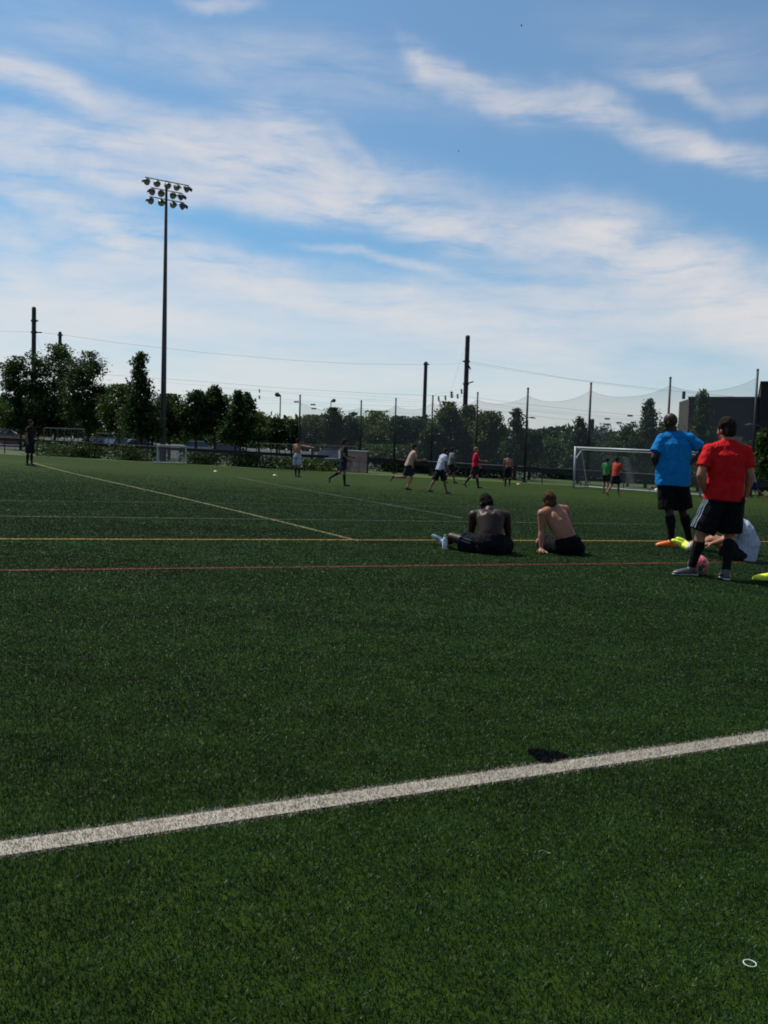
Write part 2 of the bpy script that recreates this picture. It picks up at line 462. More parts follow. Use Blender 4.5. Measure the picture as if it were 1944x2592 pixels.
m_yel = turf_mat('painted_yellow', (0.24, 0.135, 0.018), (0.45, 0.27, 0.045), transl=0.15, rough=0.6, spec=0.3, patch=0.15)
m_red = turf_mat('painted_red', (0.075, 0.016, 0.008), (0.18, 0.030, 0.014), transl=0.15, rough=0.6, spec=0.3, patch=0.3)
m_faint = turf_mat('painted_worn', (0.030, 0.048, 0.022), (0.06, 0.085, 0.04), transl=0.1, rough=0.6, spec=0.3, patch=0.3)
m_faint2 = turf_mat('painted_worn_white', (0.05, 0.062, 0.036), (0.10, 0.115, 0.075), transl=0.1, rough=0.6, spec=0.3, patch=0.3)
def gl(a, b, ext=0.0):
    p, q = ground(*a), ground(*b)
    if ext: 
        d = (q - p).normalized(); p = p - d * ext; q = q + d * ext
    return p, q
p, q = gl((0, 2156), (1944, 1868), 0.8); strip_line('white_touchline', p, q, 0.122, m_white, dens_k=1.5)
p, q = gl((0, 1366), (1944, 1372), 2.5); strip_line('yellow_line', p, q, 0.09, m_yel)
p, q = gl((0, 1446), (1944, 1424), 2.5); strip_line('red_line', p, q, 0.085, m_red)
p, q = gl((70, 1168), (905, 1370)); strip_line('diagonal_yellow_line', p, q, 0.085, m_diag)
p, q = gl((0, 1308), (1500, 1326), 2.0); strip_line('worn_white_line', p, q, 0.08, m_faint2)
p, q = gl((600, 1208), (1170, 1312)); strip_line('worn_diagonal_line', p, q, 0.09, m_faint2)
p, q = gl((1340, 1226), (2000, 1276)); strip_line('goal_line', p, q, 0.13, m_faint2, blades=False)
p, q = gl((0, 1268), (1100, 1282), 2); strip_line('faint_line', p, q, 0.07, m_faint)
p, q = gl((0, 1166), (110, 1174), 1); strip_line('far_touchline', p, q, 0.12, m_faint2, blades=False)

x, y = scatter(lambda y: -0.47 * y - 1.6, lambda y: 0.47 * y + 1.6, 1.15, 40.0)
keep = line_dist(x, y) + rng.normal(0, .008, len(x)) > 0
x, y = x[keep], y[keep]
fade = np.clip((40 - y) / 22, 0, 1); k = rng.uniform(0, 1, len(x)) < fade; x, y = x[k], y[k]
grass = blades_object('turf_fibres', blades_arrays(x, y, bw(y), bh(y)), m_blade)
tag(grass, 'short dark green artificial turf fibres covering the near field', 'turf', kind='stuff')
print('blades', len(x))
#OBJECTS#
# ------------------------------------------------------------------ common materials
m_steel = mat('dark_steel', (0.035, 0.037, 0.042), 0.55, 0.5)
m_mast = mat('weathered_mast', (0.022, 0.022, 0.024), 0.75, 0.3, vary=0.3, vscale=2)
m_galv = mat('galvanised_pole', (0.014, 0.018, 0.024), 0.55, 0.5, metal=0.0, vary=0.2, vscale=1.5)
m_lamph = mat('lamp_housing', (0.035, 0.045, 0.055), 0.55, 0.4)
m_lens = mat('lamp_glass', (0.25, 0.27, 0.29), 0.1, 0.6)
m_fence = mat('fence_black', (0.010, 0.011, 0.012), 0.6, 0.3)
m_screen = mat('windscreen_mesh', (0.012, 0.013, 0.014), 0.9, 0.1, alpha=0.55)
m_chain = mat('chain_link', (0.03, 0.03, 0.03), 0.7, 0.2, alpha=0.16)
m_net = mat('net_mesh', (0.22, 0.215, 0.225), 0.9, 0.1, alpha=0.20)
m_goalnet = mat('goal_net', (0.55, 0.55, 0.55), 0.9, 0.1, alpha=0.09)
m_whitep = mat('white_paint', (0.30, 0.31, 0.32), 0.4, 0.5)
m_wire = mat('overhead_wire', (0.14, 0.14, 0.15), 0.6, 0.3)
m_bark = mat('bark', (0.045, 0.038, 0.03), 0.95, 0.1, vary=0.3, vscale=5)

# ------------------------------------------------------------------ far fence (low, black)
FB = [(-700, 1100), (-60, 1145), (0, 1148), (250, 1161), (500, 1177), (760, 1189), (1000, 1199), (1330, 1222), (1520, 1234), (1700, 1247), (1944, 1262), (2100, 1271), (2500, 1298), (2900, 1325)]
FP = [ground(*p) for p in FB]
def fence_xy(X):
    for a, b in zip(FP[:-1], FP[1:]):
        if a.x <= X <= b.x:
            t = (X - a.x) / (b.x - a.x); return a.lerp(b, t)
    return FP[0] if X < FP[0].x else FP[-1]
def low_fence():
    e = empty('chain_link_fence', fence_xy(0), 'low black chain link fence with dark rail along the far side of the field', 'fence')
    r = MB(); s = MB(); c = MB()
    x = FP[0].x; xs = []
    while x < FP[-1].x: xs.append(x); x += 2.4
    for k in range(len(xs) - 1):
        a, b = fence_xy(xs[k]), fence_xy(xs[k + 1]); h = Vector((0, 0, 1.05))
        r.cyl(a + h, b + h, 0.035, seg=6)
        yv = Vector((0, 0.01, 0)); lo = 0.72 if xs[k] > -6 else 0.86
        if xs[k] > 11.5: lo = 0.66
        s.add([a + Vector((0, 0, lo)) + yv, b + Vector((0, 0, lo)) + yv, b + Vector((0, 0, 1.03)) + yv, a + Vector((0, 0, 1.03)) + yv], [(0, 1, 2, 3)])
        c.add([a + Vector((0, 0, 0.02)), b + Vector((0, 0, 0.02)), b + Vector((0, 0, lo)), a + Vector((0, 0, lo))], [(0, 1, 2, 3)])
    r.build('top_rail', m_fence, e); s.build('rail_screen', m_fence, e); c.build('mesh_panel', m_chain, e)
    for X in xs:
        p = fence_xy(X); m = MB(); m.cyl(p, p + Vector((0, 0, 1.1)), 0.035, seg=6); m.build('post', m_fence, e)
low_fence()

# ------------------------------------------------------------------ tall net with posts
NP = [(640, 1040, 0), (762, 1002, 1), (916, 1016, 1), (1001, 1010, 1), (1096, 1003, 1), (1207, 995, 1), (1336, 984, 1), (1496, 971, 1), (1694, 957, 1), (1921, 937, 1)]
def net_posts():
    tops = []
    words = ['thin net post farthest along the fence beside the pointing player', 'thin net post above the dark shirted walking player',
             'thin net post left of the shirtless runner', 'thin net post between the two tall masts beside the shorter one', 'thin net post just right of the tallest mast',
             'thin net post left of the goal by the conical tree', 'thick net post behind the left end of the goal crossbar', 'net post rising behind the bald man in blue', 'tallest net post in front of the dark building']
    k = 0
    for px, ytop, real in NP:
        if px < 700: continue
        # base on the fence line below
        X = 0.0
        base = None; best = 9.0
        for s in range(400):
            X = -25 + s * 0.125
            p = fence_xy(X) + Vector((0, 0.25, 0)); v = p - CAM
            ux = 972 + FPX * v.dot(R) / v.dot(F)
            vv = 1296 - FPX * v.dot(U) / v.dot(F)
            # vertical line through base: allow for the lean
            t = at(px, ytop, p.y)
            if abs(t.x - p.x) < best: best = abs(t.x - p.x); base = p; top = t
        if base is None: continue
        e = empty('net_post', base, words[k], 'post', 'tall posts holding the ball net')
        m = MB(); r = 0.085 if px > 1300 else 0.07
        m.tube([base, Vector((base.x, base.y, top.z))], [r, r * 0.8], seg=10, round_=False)
        m.build('pole', m_fence, e, smooth=True)
        c = MB(); c.cyl(Vector((base.x, base.y, top.z)), Vector((base.x, base.y, top.z + 0.08)), r * 1.1, r * 0.6, seg=10); c.build('cap', m_fence, e)
        b = MB(); b.cyl(base, base + Vector((0, 0, 0.12)), r * 2, r * 1.8, seg=10); b.build('footing', m_galv, e)
        tops.append((base, top.z)); k += 1
    # sagging net
    peaks = [1024, 1026, 1020, 1022, 1018, 1003, 994, 985, 968]
    m = MB(); hem = MB()
    for (a, za), (b, zb), pa, pb in zip(tops[:-1], tops[1:], peaks[:-1], peaks[1:]):
        ha = at(972, pa, a.y).z; hb = at(972, pb, b.y).z
        # correct for roll at that pixel
        n_ = 16; prev = None
        for i in range(n_ + 1):
            t = i / n_; P = a.lerp(b, t); 
            zt = za - 0.45 - (za - za) + (zb - za) * t
            sag = 0.55 * (1 - abs(2 * t - 1) ** 2.4)
            zt = zt - sag * (1.0 if a.x > 8 else 0.75)
            top = Vector((P.x, P.y + 0.03, zt)); bot = Vector((P.x, P.y + 0.03, P.z + 0.9))
            if prev:
                m.add([prev[1], bot, top, prev[0]], [(0, 1, 2, 3)])
                hem.cyl(prev[0], top, 0.006, seg=4)
            prev = (top, bot)
    o = m.build('ball_net', m_net, None)
    o.name = 'ball_net'; tag(o, 'sheer grey ball stopping net sagging between the thin posts along the fence', 'net')
    h = hem.build('top_cord', m_fence, o)
net_posts()

# ------------------------------------------------------------------ football goals
def big_goal():
    a = ground(1452, 1236); b = ground(1772, 1259)
    d = (b - a); d.z = 0; L = d.length; d.normalize(); back = Vector((-d.y, d.x, 0))
    if back.y < 0: back = -back
    e = empty('soccer_goal', a, 'large white framed soccer goal with loose pale net standing near the far fence', 'goal')
    H = 2.44; up = Vector((0, 0, 1)); zb = b.z - a.z
    for p in (a, b):
        m = MB(); m.cyl(p, p + up * H, 0.06, seg=12); m.build('post', m_whitep, e, smooth=True)
    m = MB(); m.cyl(a + up * (H - .06) - d * .06, b + up * (H - .06) + d * .06, 0.056, seg=12); m.build('crossbar', m_whitep, e, smooth=True)
    A2, B2 = a + back * 2.0, b + back * 2.0
    m = MB(); m.cyl(a + back * .1 + up * .06, A2 + up * .06, 0.05); m.cyl(A2 + up * .06, B2 + up * .06, 0.045); m.cyl(b + back * .1 + up * .06, B2 + up * .06, 0.05)
    m.build('base_frame', m_whitep, e)
    # front ground bar seen white along the goal line
    a3, b3 = a + back * .9 + up * H * .93, b + back * .9 + up * H * .93
    for p, q in ((a, a3), (b, b3)):
        m = MB(); m.cyl(p + up * (H - .1), q, 0.03); m.cyl(p + up * H * .68, q + up * -.02, 0.03); m.cyl(q, (A2 if p is a else B2) + up * .06, 0.03); m.build('side_brace', m_whitep, e)
    m = MB(); m.cyl(a3, b3, 0.02); m.build('back_rope', m_whitep, e)
    n_ = MB(); NX = 16
    def P(t, s):
        base = a.lerp(b, t)
        sag = 0.34 * math.sin(math.pi * t) ** 0.8
        if s == 0: return base + up * (H - .06)
        if s == 1: return base + back * .9 + up * (H * .93 - sag)
        if s == 2: return base + back * 1.5 + up * (H * .45 - sag * .3)
        return base + back * 2.0 + up * .05
    for i in range(NX):
        for s in range(3):
            n_.add([P(i / NX, s), P((i + 1) / NX, s), P((i + 1) / NX, s + 1), P(i / NX, s + 1)], [(0, 1, 2, 3)])
    for t in (0, 1):
        base = a if t == 0 else b
        n_.add([base + up * .02, base + up * (H - .06), P(t, 1), P(t, 2), P(t, 3)], [(0, 1, 2, 3, 4)])
    # bunched folds of the net
    for t0 in (0.20, 0.33, 0.36, 0.72):
        for j in range(3):
            t = t0 + j * 0.012
            n_.add([P(t, 1) - back * .05, P(t + .03, 1) - back * .12, P(t + .045, 2) - back * .15, P(t + .05, 3) - back * .1, P(t + .01, 3) - back * .05], [(0, 1, 2, 3, 4)])
    n_.build('net', m_goalnet, e)
big_goal()
def small_goal():
    a = ground(398, 1173); b = ground(470, 1175); up = Vector((0, 0, 1)); back = Vector((-.15, 1, 0)).normalized()
    H = 1.15
    e = empty('small_goal', a, 'small white portable goal in front of the tall light pole', 'goal')
    for p in (a, b):
        m = MB(); m.cyl(p, p + up * H, 0.045, seg=8); m.build('post', m_whitep, e)
    m = MB(); m.cyl(a + up * H, b + up * H, 0.05, seg=8); m.build('crossbar', m_whitep, e)
    m = MB(); m.cyl(a + back * 1.0 + up * .05, b + back * 1.0 + up * .05, 0.04); m.cyl(a + up * .04, a + back + up * .05, .04); m.cyl(b + up * .04, b + back + up * .05, .04); m.cyl(a + up * H, a + back + up * .05, 0.03); m.cyl(b + up * H, b + back + up * .05, .03)
    m.cyl(a + up * .05 - Vector((.3, 0, 0)), b + up * .05, 0.05)
    m.build('base_frame', m_whitep, e)
    m = MB(); m.add([a + up * H, b + up * H, b + back, a + back], [(0, 1, 2, 3)]); m.add([a, a + up * H, a + back], [(0, 1, 2)]); m.add([b, b + up * H, b + back], [(0, 1, 2)])
    m.build('net', m_goalnet, e)
small_goal()
def pink_goal():
    a = ground(862, 1194); b = ground(930, 1198); up = Vector((0, 0, 1)); H = 1.5
    e = empty('pop_up_goal', a, 'small box goal covered in pinkish netting behind the dark shirted player', 'goal')
    m_pink = mat('pink_mesh', (0.30, 0.19, 0.17), 0.9, 0.1, vary=0.25, vscale=2.0, alpha=0.8)
    bk = Vector((0, .8, 0)); m = MB()
    m.add([a, b, b + up * H, a + up * H], [(0, 1, 2, 3)]); m.add([b, b + bk, b + bk + up * H * .8, b + up * H], [(0, 1, 2, 3)]); m.add([a + up * H, b + up * H, b + bk + up * H * .8, a + bk + up * H * .8], [(0, 1, 2, 3)])
    m.build('netting', m_pink, e)
    m = MB(); m.cyl(a + up * H, b + up * H, 0.04); m.build('crossbar', m_whitep, e)
    for p in (a, b):
        m = MB(); m.cyl(p, p + up * H, 0.05); m.build('post', m_fence, e)
pink_goal()

# ------------------------------------------------------------------ stadium light
def stadium_light():
    Y = 63.0; base = at(411, 1140, Y); base.z = float(gz(base.x, Y)); top = at(421.5, 458, Y); 
    e = empty('stadium_light', base, 'tall grey stadium light pole with three rows of floodlights', 'light pole')
    H = top.z; bx = Vector((top.x, Y, 0)); base_p = Vector((top.x, Y, base.z))
    e.location = base_p
    m = MB(); m.tube([base_p, base_p.lerp(Vector((top.x, Y, H)), .5), Vector((top.x, Y, H))], [0.225, 0.165, 0.085], seg=16, round_=False)
    for f_ in (.18, .42, .55, .66, .86): 
        z = base_p.z + (H - base_p.z) * f_; rr = 0.20 - 0.125 * f_
        m.cyl((top.x, Y, z - .12), (top.x, Y, z + .12), rr + .02, seg=12)
    m.build('pole', m_galv, e, smooth=False)
    m = MB(); m.cyl(base_p, base_p + Vector((0, 0, .9)), .26, .25, seg=16); m.build('footing', m_galv, e)
    ax = Vector((3.3, 2.0, 0)).normalized(); fw = Vector((2.0, -3.3, 0)).normalized()
    rows = [(1.00, [-1.55, -0.78, 0.06, 0.80, 1.66]), (0.0, [-1.12, -0.44, 0.50, 1.18]), (-1.0, [-1.22, -0.42, 0.52, 1.32])]
    dz = 0.64; c0 = Vector((top.x, Y, H - 0.72))
    rd = random.Random(3)
    for r_, offs in rows:
        zc = c0 + Vector((0, 0, r_ * dz + 0.05)); m = MB()
        m.tube([zc + ax * offs[0], zc + ax * offs[-1]], [0.035, 0.035], seg=6, round_=False); m.build('crossarm', m_galv, e)
        for k, o_ in enumerate(offs):
            c = zc + ax * o_ * .88 + Vector((0, 0, -.24))
            yaw = 0.95 if k == 0 else (-0.95 if k == len(offs) - 1 else (-o_ * .35))
            q = Matrix.Rotation(-yaw, 3, 'Z'); f2 = (q @ fw); dn = (f2 * .8 + Vector((0, 0, -.6))).normalized()
            sd = dn.cross(Vector((0, 0, 1))).normalized()
            m = MB(); m.tube([c - dn * .22, c - dn * .12, c + dn * .02, c + dn * .16], [.08, .15, .22, .25], side=sd, seg=14, round_=False)
            lampo = m.build('floodlight', m_lamph, e, smooth=False)
            upv = sd.cross(dn); 
            if upv.z < 0: upv = -upv
            v = MB(); vs = []; fs = []
            for j in range(9):
                g = math.radians(10 + 20 * j)
                rr_ = sd * math.cos(g) * .26 + upv * math.sin(g) * .26
                vs += [c + dn * .14 + rr_, c + dn * .36 + rr_ * .98]
            for j in range(8): fs.append((2 * j, 2 * j + 1, 2 * j + 3, 2 * j + 2))
            v.add(vs, fs); v.build('visor', m_lamph, lampo)
            g_ = MB(); g_.cyl(c + dn * .155, c + dn * .17, .235, seg=14); g_.build('lens', m_lens, lampo)
            br = MB(); br.cyl(zc + ax * o_ * .88, c, .03, seg=6); br.box(c + Vector((0, 0, .12)), (.10, .10, .14)); br.build('bracket', m_galv, lampo)
stadium_light()

# ------------------------------------------------------------------ railway masts and wires
MASTS = {}
def mast(key, px, ytop, Y, dia, label, arms=(), lean=0):
    t = at(px, ytop, Y); b = Vector((t.x, Y, float(gz(t.x, Y))))
    e = empty('catenary_mast', b, label, 'mast', 'dark masts of the railway overhead line')
    m = MB(); m.tube([b, Vector((t.x, Y, t.z))], [dia / 2 * 1.08, dia / 2 * .92], seg=12, round_=False); m.build('mast_pole', m_mast, e)
    m = MB(); m.cyl((t.x, Y, t.z), (t.x, Y, t.z + .18), dia / 2, dia / 3, seg=12); m.build('cap', m_mast, e)
    for (zpx, dx, dzz) in arms:
        z = at(px, zpx, Y).z; m = MB()
        m.cyl((t.x, Y, z), (t.x + dx, Y, z + dzz), .08, seg=6); m.cyl((t.x - dia * .6, Y, z), (t.x + dia * .6, Y, z), .14, seg=6)
        m.build('bracket', m_mast, e)
    MASTS[key] = Vector((t.x, Y, t.z)); return e
mast('a', 86, 781, 100, .52, 'tallest dark mast at left rising out of the large tree', [(841, .9, 0), (812, .5, .0)])
mast('b', 152, 843, 122, .50, 'dark mast at left just right of the tallest one, in the same tree crown', [(848, .4, 0)])
mast('c', 1078, 919, 118, .52, 'shorter dark mast left of the mast with insulators', [(922, .5, 0), (1060, .9, .5)])
mast('d', 1184, 853, 100, .56, 'tallest dark mast in the middle with insulators hanging beside it', [(915, .45, -.9), (972, .85, .3), (915, -.5, 0)])
mast('e', 634, 1014, 150, .62, 'distant stubby mast beside hanging insulators above the left trees', [(1016, .9, .1), (1022, -.9, .1)])
mast('f', 1499, 1064, 112, .62, 'short thick mast behind the goal next to a thin net post', [])
def wire(pts, r=0.014, name='overhead_wire', label='', ends=0.0, group='faint overhead railway wires'):
    P = []
    for a, b in zip(pts[:-1], pts[1:]):
        A = at(*a); B = at(*b); n_ = 14
        for i in range(n_):
            t = i / n_; p = A.lerp(B, t); p.z -= 4 * ends * t * (1 - t); P.append(p)
    P.append(at(*pts[-1])); m = MB(); m.tube(P, r * .6, side=Vector((0, 0, 1)), seg=5, round_=False)
    o = m.build(name, m_wire, None); tag(o, label, 'wire', group); return o
wire([(-40, 838, 100), (84, 840, 100), (152, 847, 110), (300, 868, 112), (520, 893, 114), (740, 912, 116), (900, 921, 117), (1078, 923, 118)], .022, label='uppermost faint wire from the left masts to the shorter middle mast')
wire([(1184, 915, 100), (1300, 935, 99), (1450, 960, 98), (1690, 988, 96), (1830, 1002, 95), (1960, 1012, 94)], .022, label='faint wire running right from the tallest middle mast towards the building')
wire([(1078, 923, 118), (1184, 920, 100), (1330, 944, 99), (1500, 968, 98), (1700, 994, 96)], .014, label='second thinner wire running right from the tallest middle mast')
wire([(-40, 926, 110), (30, 928, 110)], .02, label='short faint wire at the left edge beside the large tree')
wire([(262, 948, 105), (500, 965, 106), (740, 984, 108), (950, 996, 110), (1180, 1004, 112), (1320, 1022, 112), (1500, 1042, 112), (1740, 1062, 112)], .022, label='wire with a dark insulator starting right of the large left tree')
wire([(400, 966, 120), (560, 980, 120), (840, 1006, 120), (1070, 1018, 122)], .016, label='faint wire just below the insulator wire above the middle trees')
wire([(460, 990, 125), (640, 1003, 125), (860, 1024, 125), (1070, 1030, 125)], .016, label='faint wire passing behind the lamp above the middle trees')
wire([(640, 1020, 130), (760, 1022, 130), (900, 1040, 130), (1060, 1048, 130)], .014, label='lowest faint wire above the middle tree line')
wire([(1200, 1012, 115), (1340, 1040, 115), (1500, 1052, 115), (1740, 1078, 115)], .014, label='faint wire crossing behind the two curved street lamps')
wire([(1200, 1030, 115), (1400, 1060, 115), (1560, 1068, 115), (1740, 1090, 115)], .014, label='lowest faint wire above the goal')
wire([(0, 988, 100), (20, 975, 100), (60, 948, 100)], .012, label='short slanting wire at the left edge')
wire([(90, 842, 100), (100, 875, 100), (108, 900, 100)], .010, label='thin guy wire hanging from the tallest left mast')
wire([(1180, 872, 100), (1160, 930, 100), (1141, 990, 100)], .012, label='thin guy wire slanting from the tallest middle mast to the insulators')
wire([(1196, 930, 100), (1172, 970, 100), (1165, 985, 100)], .010, label='second thin guy wire slanting down beside the middle mast')
wire([(1100, 998, 100), (1141, 990, 100), (1178, 983, 100)], .012, label='short wire the five insulators hang from')
wire([(-40, 1000, 118), (300, 1004, 118), (620, 1008, 120), (1000, 1040, 120)], .012, label='very faint wire low behind the left trees')
wire([(560, 984, 122), (900, 1000, 120), (1180, 1022, 118), (1500, 1058, 116), (1740, 1072, 115)], .012, label='very faint wire running the whole width behind the net')
wire([(1200, 1020, 116), (1480, 1048, 115), (1740, 1066, 115)], .012, label='very faint wire just above the curved street lamps')
wire([(900, 1012, 119), (1180, 1034, 118), (1440, 1062, 116), (1600, 1076, 115)], .012, label='very faint wire just above the tree tops right of the tallest middle mast')
m_ins = mat('insulator', (0.02, 0.02, 0.024), 0.4, 0.5)
def insulator(px, py, Y, dv, r, label):
    c = at(px, py, Y); d = Vector(dv).normalized(); m = MB(); e = empty('insulator', c, label, 'insulator', 'dark insulators on the overhead line')
    L = Vector(dv).length
    m.cyl(c, c + d * L, r * .45, seg=8); m.build('rod', m_ins, e)
    m = MB()
    for k in range(4):
        p = c + d * L * (.12 + .25 * k); m.cyl(p, p + d * L * .10, r, r * .8, seg=10)
    m.build('discs', m_ins, e)
insulator(243, 946.5, 105, (.85, 0, -.02), .10, 'long dark insulator on the wire right of the large left tree')
for k, (x_, y_, l_) in enumerate([(1110, 1003, 'leftmost'), (1127, 1001, 'second from left'), (1143, 991, 'largest, middle'), (1158, 997, 'second from right'), (1168, 985, 'rightmost')]):
    insulator(x_, y_, 100, (.06, 0, -.55 if k != 2 else -.75), .15 if k != 2 else .21, 'dark hanging insulator left of the tallest middle mast, ' + l_ + ' of five')
for k, (x_, y_, l_) in enumerate([(640, 1016, 'lowest'), (646, 1008, 'second lowest'), (656, 1001, 'second highest'), (656, 985, 'highest')]):
    insulator(x_, y_, 150, (.10, 0, -.6 if k else -.45), .26 - .03 * k, 'small insulator above the distant stubby mast, ' + l_ + ' of four')
for k, (x_, y_, Y, l_) in enumerate([(786, 1024, 120, 'upper of the pair by the flood lamp'), (788, 1034, 120, 'lower of the pair by the flood lamp'), (744, 1017, 120, 'small one left of the pair by the flood lamp'),
    (1530, 1060, 112, 'upper left of the group above the goal'), (1532, 1074, 112, 'lower left of the group above the goal'), (1560, 1070, 112, 'right of the group above the goal'), (1588, 1052, 112, 'small one nearest the tree above the goal'), (1596, 1069, 112, 'lower one nearest the tree above the goal')]):
    insulator(x_, y_, Y, (.70, 0, 0), .15, 'dark insulator lying along the wire, ' + l_)

# ------------------------------------------------------------------ street lamps
def street_lamp(px, ytop, Y, side, label, ybase=None, mat_=None, head='cobra', r=.09):
    t = at(px, ytop, Y); b = Vector((t.x, Y, float(gz(t.x, Y)))); e = empty('street_lamp', b, label, 'street lamp', 'street lamps beyond the fence')
    mm = mat_ or m_galv
    if head == 'cobra':
        m = MB(); n_ = 8; pts = [b, Vector((t.x, Y, t.z - 1.0))]
        for i in range(1, n_ + 1):
            g = math.pi / 2 * i / n_; pts.append(Vector((t.x + side * 1.1 * (1 - math.cos(g)), Y, t.z - 1.0 + .9 * math.sin(g))))
        m.tube(pts, [r, r * .75] + [r * .6] * n_, side=Vector((0, 1, 0)), seg=8, round_=False); m.build('pole', mm, e)
        p = pts[-1]; m = MB(); m.tube([p, p + Vector((side * .35, 0, 0)), p + Vector((side * .75, 0, -.05))], [(.08, .05), (.18, .11), (.10, .05)], side=Vector((0, 1, 0)), seg=10); m.build('lamp_head', m_lamph, e)
    elif head == 'flood':
        m = MB(); m.cyl(b, (t.x, Y, t.z), r, r * .7, seg=8); m.build('pole', mm, e)
        m = MB(); m.tube([(t.x + side * .05, Y, t.z), (t.x + side * .35, Y, t.z + .12)], [.12, .26], seg=10); m.build('lamp_head', m_lamph, e)
    else:
        m = MB(); m.cyl(b, (t.x, Y, t.z - .5), r, r * .8, seg=8); m.build('pole', mm, e)
        m = MB(); m.tube([(t.x, Y, t.z - .5), (t.x, Y, t.z)], [.12, .55], seg=12, round_=False); m.cyl((t.x, Y, t.z), (t.x, Y, t.z + .06), .60, seg=12); m.build('lamp_head', m_lamph, e)
street_lamp(710, 1002, 90, -1, 'thin pale lamp pole with small head above the middle trees', head='flood', r=.08)
street_lamp(838, 1016, 110, 1, 'short thin lamp pole behind the narrow topped tree', head='flood', r=.07)
street_lamp(1337, 1044, 90, -1, 'curved street lamp facing left, right one of the pair left of the goal')
street_lamp(1317, 1054, 105, 1, 'curved street lamp facing right, left one of the pair left of the goal')
street_lamp(1555, 1095, 120, 1, 'funnel shaped lamp on a thin pole above the goal', head='funnel', r=.08)
street_lamp(1938, 1073, 80, -1, 'curved street lamp at the right edge in front of the building')

# ------------------------------------------------------------------ building
def building():
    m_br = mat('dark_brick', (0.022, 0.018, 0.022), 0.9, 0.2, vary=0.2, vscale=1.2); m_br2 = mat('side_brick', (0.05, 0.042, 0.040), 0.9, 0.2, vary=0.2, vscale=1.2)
    m_tr = mat('roof_trim', (0.02, 0.02, 0.025), 0.6, 0.3); m_gl = mat('window_glass', (0.02, 0.025, 0.03), 0.15, 0.6)
    Y = 96.0; L = at(1745, 1004, Y); z0 = float(gz(40, Y)) - .5; zt = L.z; a = math.atan2(L.x, Y) + .06
    rv = Vector((math.cos(a), -math.sin(a), 0)); dv = Vector((math.sin(a), math.cos(a), 0)); O = Vector((L.x, Y, 0))
    e = empty('brick_building', Vector((L.x, Y, z0)), 'large dark flat roofed brick building at the right edge behind the trees', 'building')
    def block(name, u0, u1, d0, d1, za, zb_, mt, par=None):
        m = MB(); c = O + rv * (u0 + u1) / 2 + dv * (d0 + d1) / 2 + Vector((0, 0, (za + zb_) / 2)); m.box(c, (u1 - u0, d1 - d0, zb_ - za), -a); return m.build(name, mt, par or e)
    w = (at(1927, 968, Y) - Vector((L.x, Y, 0))); W_ = w.x * math.cos(a) * 1.0; W_ = w.x / (math.cos(a) + math.sin(a) * (at(1927, 968, Y).x / Y))
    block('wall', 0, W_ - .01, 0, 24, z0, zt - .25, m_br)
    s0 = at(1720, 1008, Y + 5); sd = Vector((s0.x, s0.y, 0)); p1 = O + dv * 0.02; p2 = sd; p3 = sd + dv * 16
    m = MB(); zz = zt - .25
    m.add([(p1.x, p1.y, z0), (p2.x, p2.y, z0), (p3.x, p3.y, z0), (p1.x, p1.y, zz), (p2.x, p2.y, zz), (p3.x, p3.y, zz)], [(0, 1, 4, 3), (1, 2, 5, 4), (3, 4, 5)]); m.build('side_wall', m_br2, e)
    block('roof', -.12, W_ - .02, -.12, 24.1, zt - .24, zt, m_tr)
    zt2 = at(1935, 966, Y - 3).z
    block('tower', W_, W_ + 22, -.6, 22, z0, zt2 - .2, m_br); block('tower_roof', W_ - .1, W_ + 22.1, -.7, 22.1, zt2 - .19, zt2, m_tr)
    for k in range(4):
        u = 1.4 + k * 1.9
        if u > W_ - 1: break
        f = block('window', u - .5, u + .5, -.04, .04, z0 + 3.6, z0 + 5.0, m_gl); block('sill', u - .6, u + .6, -.10, .04, z0 + 3.46, z0 + 3.59, m_tr, f)
    v = at(1731, 996, Y + 7); m = MB(); m.box((v.x, v.y, v.z - .2), (.3, .3, .9)); m.build('roof_vent', m_tr, e)
building()

# ------------------------------------------------------------------ guard rail, frames behind the fence
def rail_frames():
    m_pipe = mat('pale_pipe', (0.11, 0.115, 0.115), 0.6, 0.3)
    for k, (x0, x1, yt, yb, lab) in enumerate([(112, 215, 1083, 1116, 'row of upright metal frames with pale top bar behind the fence at left'), (244, 395, 1096, 1112, 'long pale handrail in front of the parked cars at left'), (650, 905, 1122, 1150, 'long dark guard rail beyond the fence behind the pointing player')]):
        Y = 66.0 if k < 2 else 72; a = at(x0, yt, Y); b = at(x1, yt + (x1 - x0) * .035, Y); za, zb = float(gz(a.x, Y)), float(gz(b.x, Y))
        e = empty('guard_rail' if k else 'barrier_frame', Vector((a.x, Y, za)), lab, 'railing')
        m = MB(); m.cyl(a, b, .035 if k < 2 else .05, seg=6); m.build('top_rail', m_pipe if k < 2 else m_steel, e)
        if k == 0:
            m = MB(); m.cyl(a - Vector((0, 0, .95)), b - Vector((0, 0, .95)), .04, seg=6); m.build('lower_rail', m_pipe, e)
        n_ = (7, 6, 8)[k]
        for i in range(n_):
            p = a.lerp(b, i / (n_ - 1)); m = MB(); m.cyl((p.x, Y, za + (zb - za) * i / (n_ - 1)), p, .035, seg=6); m.build('post', m_steel, e)
rail_frames()

